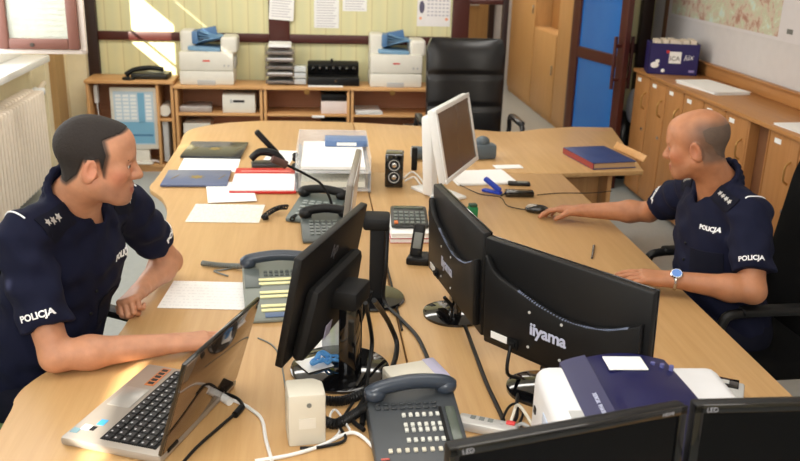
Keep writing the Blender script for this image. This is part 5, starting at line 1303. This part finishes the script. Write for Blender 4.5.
    eL, dL = sleeve(SL, EL, cfg.get('fl', .70), .070, .068); eR, dR = sleeve(SR, ER, cfg.get('fr', .70), .070, .068)
    # cloth folds over the trunk
    X, Y, Z = S.ax[0][:, None, None], S.ax[1][None, :, None], S.ax[2][None, None, :]
    S.F += (.0030 * np.sin(X * 38 + Z * 55 + 2 * np.sin(Y * 17)) + .0024 * np.sin(Y * 47 - Z * 62 + 1.7 * np.sin(X * 21)) + .0016 * np.sin(X * 90 + Y * 70 + Z * 30)).astype(np.float32)
    # open neck and collar
    nk = (o + Rh @ (np.array([-.028, 0, -.05]) * s)); nd = nk - n0; nd /= np.linalg.norm(nd); Rn = zframe(nd, fw)
    S.add(rc(n0 - nd * .02 + Rn[:, 0] * .02, n0 + nd * .2 + Rn[:, 0] * .03, .060, .072), .008, 's')
    S.add(rc(n0 + Rn[:, 0] * .06 - nd * .0, n0 + Rn[:, 0] * .105 - nd * .075, .030, .010), .008, 's')
    ring = []
    for k in range(15):
        a = math.radians(28 + k * (304 / 14)); rr = .082
        up_ = .058 - .050 * max(0, math.cos(a)) - .012 * abs(math.sin(a)) ; ring.append((n0 + Rn @ np.array([rr * math.cos(a) - .004, rr * math.sin(a) * .98, .004 - .03 * max(0, math.cos(a))]), n0 + Rn @ np.array([rr * math.cos(a) - .006, (rr - .004) * math.sin(a), up_])))
    for k in range(14):
        for q in (0, 1): S.add(rc(ring[k][q], ring[k + 1][q], .0085, .0085), .012)
        S.add(rc((ring[k][0] + ring[k][1]) / 2, (ring[k + 1][0] + ring[k + 1][1]) / 2, .0085, .0085), .012)
    for k, kk in ((0, 1), (14, 13)):     # collar points
        tip = n0 + Rn @ np.array([.118, (.048 if k == 0 else -.048), -.055])
        S.add(rc(ring[k][1], tip, .010, .006), .012); S.add(rc(ring[kk][0], tip, .010, .006), .014)
    sm, SV = S.mesh('shirt'); shirt = link_mesh('shirt', sm, UNI, body, 0)
    bvh = BVHTree.FromPolygons([tuple(v) for v in SV], [tuple(p.vertices) for p in sm.polygons])
    def project(me_, c, u, v, n, off):
        """lay a flat mesh (in its own xy) on the cloth around c"""
        c, u, v, n = Vector(c), Vector(u).normalized(), Vector(v).normalized(), Vector(n).normalized()
        for vt in me_.vertices:
            p = c + u * vt.co.x + v * vt.co.y; h_ = bvh.ray_cast(p + n * .25, -n, .5)
            base_ = h_[0] if h_[0] is not None else p
            vt.co = base_ + n * (off + vt.co.z)
        return me_
    def decal(txt, size, c, u, v, n, name='lettering', m=REFL, off=.002):
        me_ = text_mesh(txt, size, bold=size * .035, space=1.0); me_.materials.clear(); return link_mesh(name, project(me_, c, u, v, n, off), m, shirt, 30)
    def patch(w_, h_, c, u, v, n, name, m, off=.001, th=.004, nu=10, nv=6):
        mb = MB().solid_grid(lambda a, b_: Vector(((a - .5) * w_, (b_ - .5) * h_, 0)), th, nu, nv, Vector((0, 0, 1)))
        me_ = bpy.data.meshes.new(name); mb.bm.to_mesh(me_); mb.bm.free(); return link_mesh(name, project(me_, c, u, v, n, off), m, shirt, 40)
    def star(c, u, v, n, r, name='star'):
        mb = MB(); mb.prism([(rr_ * math.cos(a_), rr_ * math.sin(a_)) for k_ in range(10) for rr_, a_ in (((r if k_ % 2 == 0 else r * .5), k_ * math.pi / 5),)], 0, .002)
        me_ = bpy.data.meshes.new(name); mb.bm.to_mesh(me_); mb.bm.free(); return link_mesh(name, project(me_, c, u, v, n, .006), STARM, shirt, 30)
    # ---- trousers and shoes, mostly under the desk
    Tf = Field(np.minimum(hip, cfg['kneeL']) - .35, np.maximum(hip, cfg['kneeL']) + .35, .012)
    lo3 = np.min([hip, cfg['kneeL'], cfg['kneeR'], cfg['footL'], cfg['footR']], 0) - .22; hi3 = np.max([hip, cfg['kneeL'], cfg['kneeR'], cfg['footL'], cfg['footR']], 0) + .22; lo3[2] = -.02
    Tf = Field(lo3, hi3, .011); Tf.add(ell(hip + [0, 0, -.02], (.15, .19, .12), Rt), .05)
    for sg, kn, ft in ((1, 'kneeL', 'footL'), (-1, 'kneeR', 'footR')):
        h0 = hip + Rt[:, 1] * sg * .09 + [0, 0, -.03]; kn = np.array(cfg[kn]); ft = np.array(cfg[ft]); Tf.add(rc(h0, kn, .092, .066), .04); Tf.add(rc(kn, ft + [0, 0, .06], .066, .05), .03)
        f2 = fw.copy(); f2[2] = 0
        MB().tube([ft + [0, 0, .05] - f2 * .05, ft + [0, 0, .05] + f2 * .05, ft + [0, 0, .037] + f2 * .16, ft + [0, 0, .034] + f2 * .19], .048, 12, .034, smooth=4).build('shoe', GLOSSB, body)
    tm, _ = Tf.mesh('trousers'); link_mesh('trousers', tm, UNI2, body, 0)
    return dict(body=body, shirt=shirt, decal=decal, patch=patch, star=star, T=T, Rt=Rt, SL=SL, SR=SR, EL=EL, ER=ER, WL=WL, WR=WR, n0=n0, eL=eL, eR=eR, bvh=bvh, project=project, fw=fw)

def hair_short2(x, y, z):
    sh = x.shape
    xf = np.interp(z.ravel(), [-.05, -.03, .0, .031, .05, .069, .080, .0875, .10], [.022, .026, .030, .036, .030, .024, .046, .066, .085]).reshape(sh)
    zb = np.interp(x.ravel(), [-.12, -.075, -.045, -.030, .010, .022, .03], [-.062, -.066, -.035, .008, .012, -.030, -.032]).reshape(sh)
    return np.maximum(x - xf, zb - z) * .8
def hair_short_cap(x, y, z): return hair_short2(x, y, z) + .007
def scalp_bald(L):
    w = smoothstep(.05, -.055, L[:, 0]) * smoothstep(.112, .06, L[:, 2]) * smoothstep(-.075, -.045, L[:, 2])
    w = w * np.where(L[:, 0] > -.03, smoothstep(-.02, .005, L[:, 2]), 1) * np.where((np.abs(L[:, 1]) > .080) & (L[:, 2] < .03) & (L[:, 0] > -.045), 0, 1)
    return .82 * w
def scalp_short(L):
    return .9 * smoothstep(.006, -.004, hair_short2(L[:, 0], L[:, 1], L[:, 2])) * np.where((np.abs(L[:, 1]) > .080) & (L[:, 2] < .03), 0, 1)
def hair_bald(x, y, z):
    line_z = np.interp(x.ravel(), [-.12, -.09, -.072, -.062, -.045, .0, .06], [-.050, -.056, -.030, .002, .02, .2, .3]).reshape(x.shape)
    upper = np.interp(x.ravel(), [-.12, -.06, 0, .03], [.066, .068, .045, .010]).reshape(x.shape)
    return np.maximum(line_z - z, z - upper) * .8
def hair_mat(name, c1, c2, c3=None):
    return mat(name, c1, .75, vscale=420, rgb2=c2, bump=.5, bscale=700)

# ---- the man on the left
RhL = head_frame(math.radians(7), math.radians(6), math.radians(-2))
wrR = np.array([-.385, 2.262, .785]); elR = np.array([-.685, 2.185, .790])
elL = np.array([-.485, 2.860, .805]); wrL = np.array([-.545, 2.640, .790])
dR_ = (wrR - elR); dL_ = (wrL - elL)
Lm = person(dict(name='left', label='man in navy police shirt with short dark hair at left, forearms on the desk', head=(-.578, 2.372, 1.284), Rh=RhL, s=1.0,
    neck=(-.665, 2.445, 1.150), hip=(-.90, 2.52, .55), fwd=(.86, -.50, 0),
    left=((-.57, 2.655, 1.065), elL, wrL), right=((-.775, 2.285, 1.085), elR, wrR), fl=.64, fr=.74,
    handR=dict(R=frame(dR_ + [0, .02, -.01], (0, -.05, 1)), curl=(.20, .22, .25, .28), spread=.14, thumb=(.55, .35, .2)),
    handL=dict(R=frame(dL_ + [0.01, 0, .015], (-.35, .1, .95)), curl=(1.22, 1.25, 1.25, 1.25), spread=.02, thumb=(.25, .25, .55)),
    skin=(198, 144, 112), lip=(168, 94, 84), stubble=(150, 110, 92), ruddy=(206, 122, 98), lidc=(190, 138, 112),
    scalp=scalp_short, scalp_c=(46, 36, 32), hair=hair_short_cap, hair_h=.0020, hair_m=hair_mat('dark_hair', (14, 10, 9), (50, 40, 36)), brow_m=mat('dark_brow', (56, 42, 36), .8),
    kneeL=(-.52, 2.52, .55), kneeR=(-.56, 2.24, .55), footL=(-.45, 2.50, .0), footR=(-.50, 2.22, .0)))
# ---- the man on the right
RhR = head_frame(math.radians(145), math.radians(12), math.radians(0))
wlR = np.array([1.232, 2.668, .797]); ellR = np.array([1.47, 2.56, .795])
erR = np.array([1.405, 3.345, .825]); wrrR = np.array([1.150, 3.470, .792])
Rm = person(dict(name='right', label='bald man in navy police shirt at right, his far hand on the mouse', head=(1.340, 2.855, 1.226), Rh=RhR, s=1.0,
    neck=(1.445, 2.865, 1.070), hip=(1.56, 2.87, .55), fwd=(-.98, -.16, 0),
    left=((1.485, 2.685, 1.015), ellR, wlR), right=((1.455, 3.075, 1.005), erR, wrrR), fl=.74, fr=.66,
    handL=dict(s=1.08, R=frame(wlR - ellR + np.array([0, -.03, -.008]), (0, -.12, 1)), curl=(.16, .18, .2, .22), spread=.14, thumb=(.6, .35, .2)),
    handR=dict(R=frame(wrrR - erR + np.array([-.03, .02, .012]), (.05, .1, 1)), curl=(.26, .28, .36, .4), spread=.12, thumb=(.5, .5, .2)),
    skin=(182, 126, 90), lip=(152, 88, 76), stubble=(144, 98, 74), ruddy=(190, 112, 84), lidc=(170, 116, 92),
    scalp=scalp_bald, scalp_c=(92, 76, 66), hair=hair_bald, hair_h=.0008, hair_m=hair_mat('stubble_hair', (70, 58, 50), (116, 94, 80)), brow_m=mat('black_brow', (40, 30, 26), .8),
    kneeL=(1.18, 2.72, .55), kneeR=(1.18, 2.98, .55), footL=(1.10, 2.70, .0), footR=(1.10, 2.98, .0)))

def unit(v): v = np.array(v, float); return v / np.linalg.norm(v)
def dress(Q, stars, lsize, chest_side, txt_sleeve='POLICJA'):
    Rt, fw = Q['Rt'], Q['fw']; upz = Rt[:, 2]
    # chest lettering: runs along the wearer's right-to-left seen from the front
    u = -Rt[:, 1] * -1
    c = Q['T'](.13, chest_side * .10, .90)
    Q['decal']('POLICJA', lsize, c, Rt[:, 1], upz, Rt[:, 0])
    for (sh, el, e, sg) in ((Q['SL'], Q['EL'], Q['eL'], 1), (Q['SR'], Q['ER'], Q['eR'], -1)):
        dv = unit(el - sh); out = Rt[:, 1] * sg * .8 + fw * .6; out = unit(out - dv * (out @ dv)); uu = unit(np.cross(-dv, out))
        Q['decal'](txt_sleeve, lsize, e - dv * .035 + out * .03, uu, -dv, out)
        # shoulder board with stars
        top = unit(sh - Q['n0']); nn = unit(np.cross(top, fw) * (1 if np.cross(top, fw)[2] > 0 else -1)); vv = unit(np.cross(nn, top))
        cc = Q['n0'] * .40 + sh * .60 + fw * .045; nn = unit(nn + fw * .45); vv = unit(np.cross(nn, top))
        Q['patch'](.105, .048, cc, top, vv, nn, 'shoulder_board', UNI2)
        for k in range(stars): Q['star'](cc + top * (.028 - k * .0185), top, vv, nn, .0095)
        MBt = []
        back_ = unit(-fw + nn * .25)
        for k in range(12):
            p = sh * .9 + Q['n0'] * .1 - fw * (.0 + .0085 * k) + out * .01
            h_ = Q['bvh'].ray_cast(Vector(p + nn * .3 - fw * .03 * 0), Vector(-nn), .6)
            if h_[0] is not None: MBt.append(h_[0] + Vector(nn) * .0015)
        if len(MBt) > 3: MB().tube(MBt, .0026, 6).build('reflective_piping', REFL, Q['shirt'])
    # button placket
    for k in range(5):
        h_ = Q['bvh'].ray_cast(Vector(Q['T'](.4, 0, .74 - k * .13)), Vector(-Rt[:, 0]), .6)
        if h_[0] is not None: MB().sph(h_[0] + Vector(Rt[:, 0]) * .001, .0055, u=10, v=6).build('button', MATB, Q['shirt'])
dress(Lm, 3, .025, 1)
dress(Rm, 4, .022, 1)
# breast pocket flap on the right man, collar lettering
Rt = Rm['Rt']
Rm['patch'](.12, .10, Rm['T'](.13, .095, .62), Rt[:, 1], Rt[:, 2], Rt[:, 0], 'breast_pocket', UNI2, .0, .003)
Lt = Lm['Rt']
Lm['patch'](.12, .10, Lm['T'](.13, .095, .62), Lt[:, 1], Lt[:, 2], Lt[:, 0], 'breast_pocket', UNI2, .0, .003)
# wrist watch, left wrist of the man on the right
wd_ = unit(wlR - ellR); wz = np.array([0, 0, 1.0]); wz = unit(wz - wd_ * (wz @ wd_)); wy = np.cross(wz, wd_)
c0 = wlR - wd_ * .012
ringp = [c0 + wy * math.cos(a) * .033 + wz * math.sin(a) * .031 for a in [2 * math.pi * k / 20 for k in range(21)]]
wt = MB().tube(ringp, .0065, 8, cap=False).build('wrist_watch', CHROME, Rm['body'])
tilt = unit(wz * .8 - wy * .5 if (wy @ np.array([0, -1, 0])) < 0 else wz * .8 + wy * .5)
dc = c0 + tilt * .034
Mw = Matrix(np.array(np.block([[np.stack([wd_, np.cross(tilt, wd_), tilt], 1), dc.reshape(3, 1)], [np.zeros((1, 3)), np.ones((1, 1))]])).tolist())
MB().lathe([(0, -.004), (.02, -.004), (.021, .002), (.018, .005), (0, .005)], seg=24).xf(Mw).build('watch_case', CHROME, wt)
MB().lathe([(0, .0050), (.0165, .0050), (.0165, .0056), (0, .0056)], seg=24).xf(Mw).build('watch_dial', mat('dial_blue', (90, 140, 220), .2), wt)
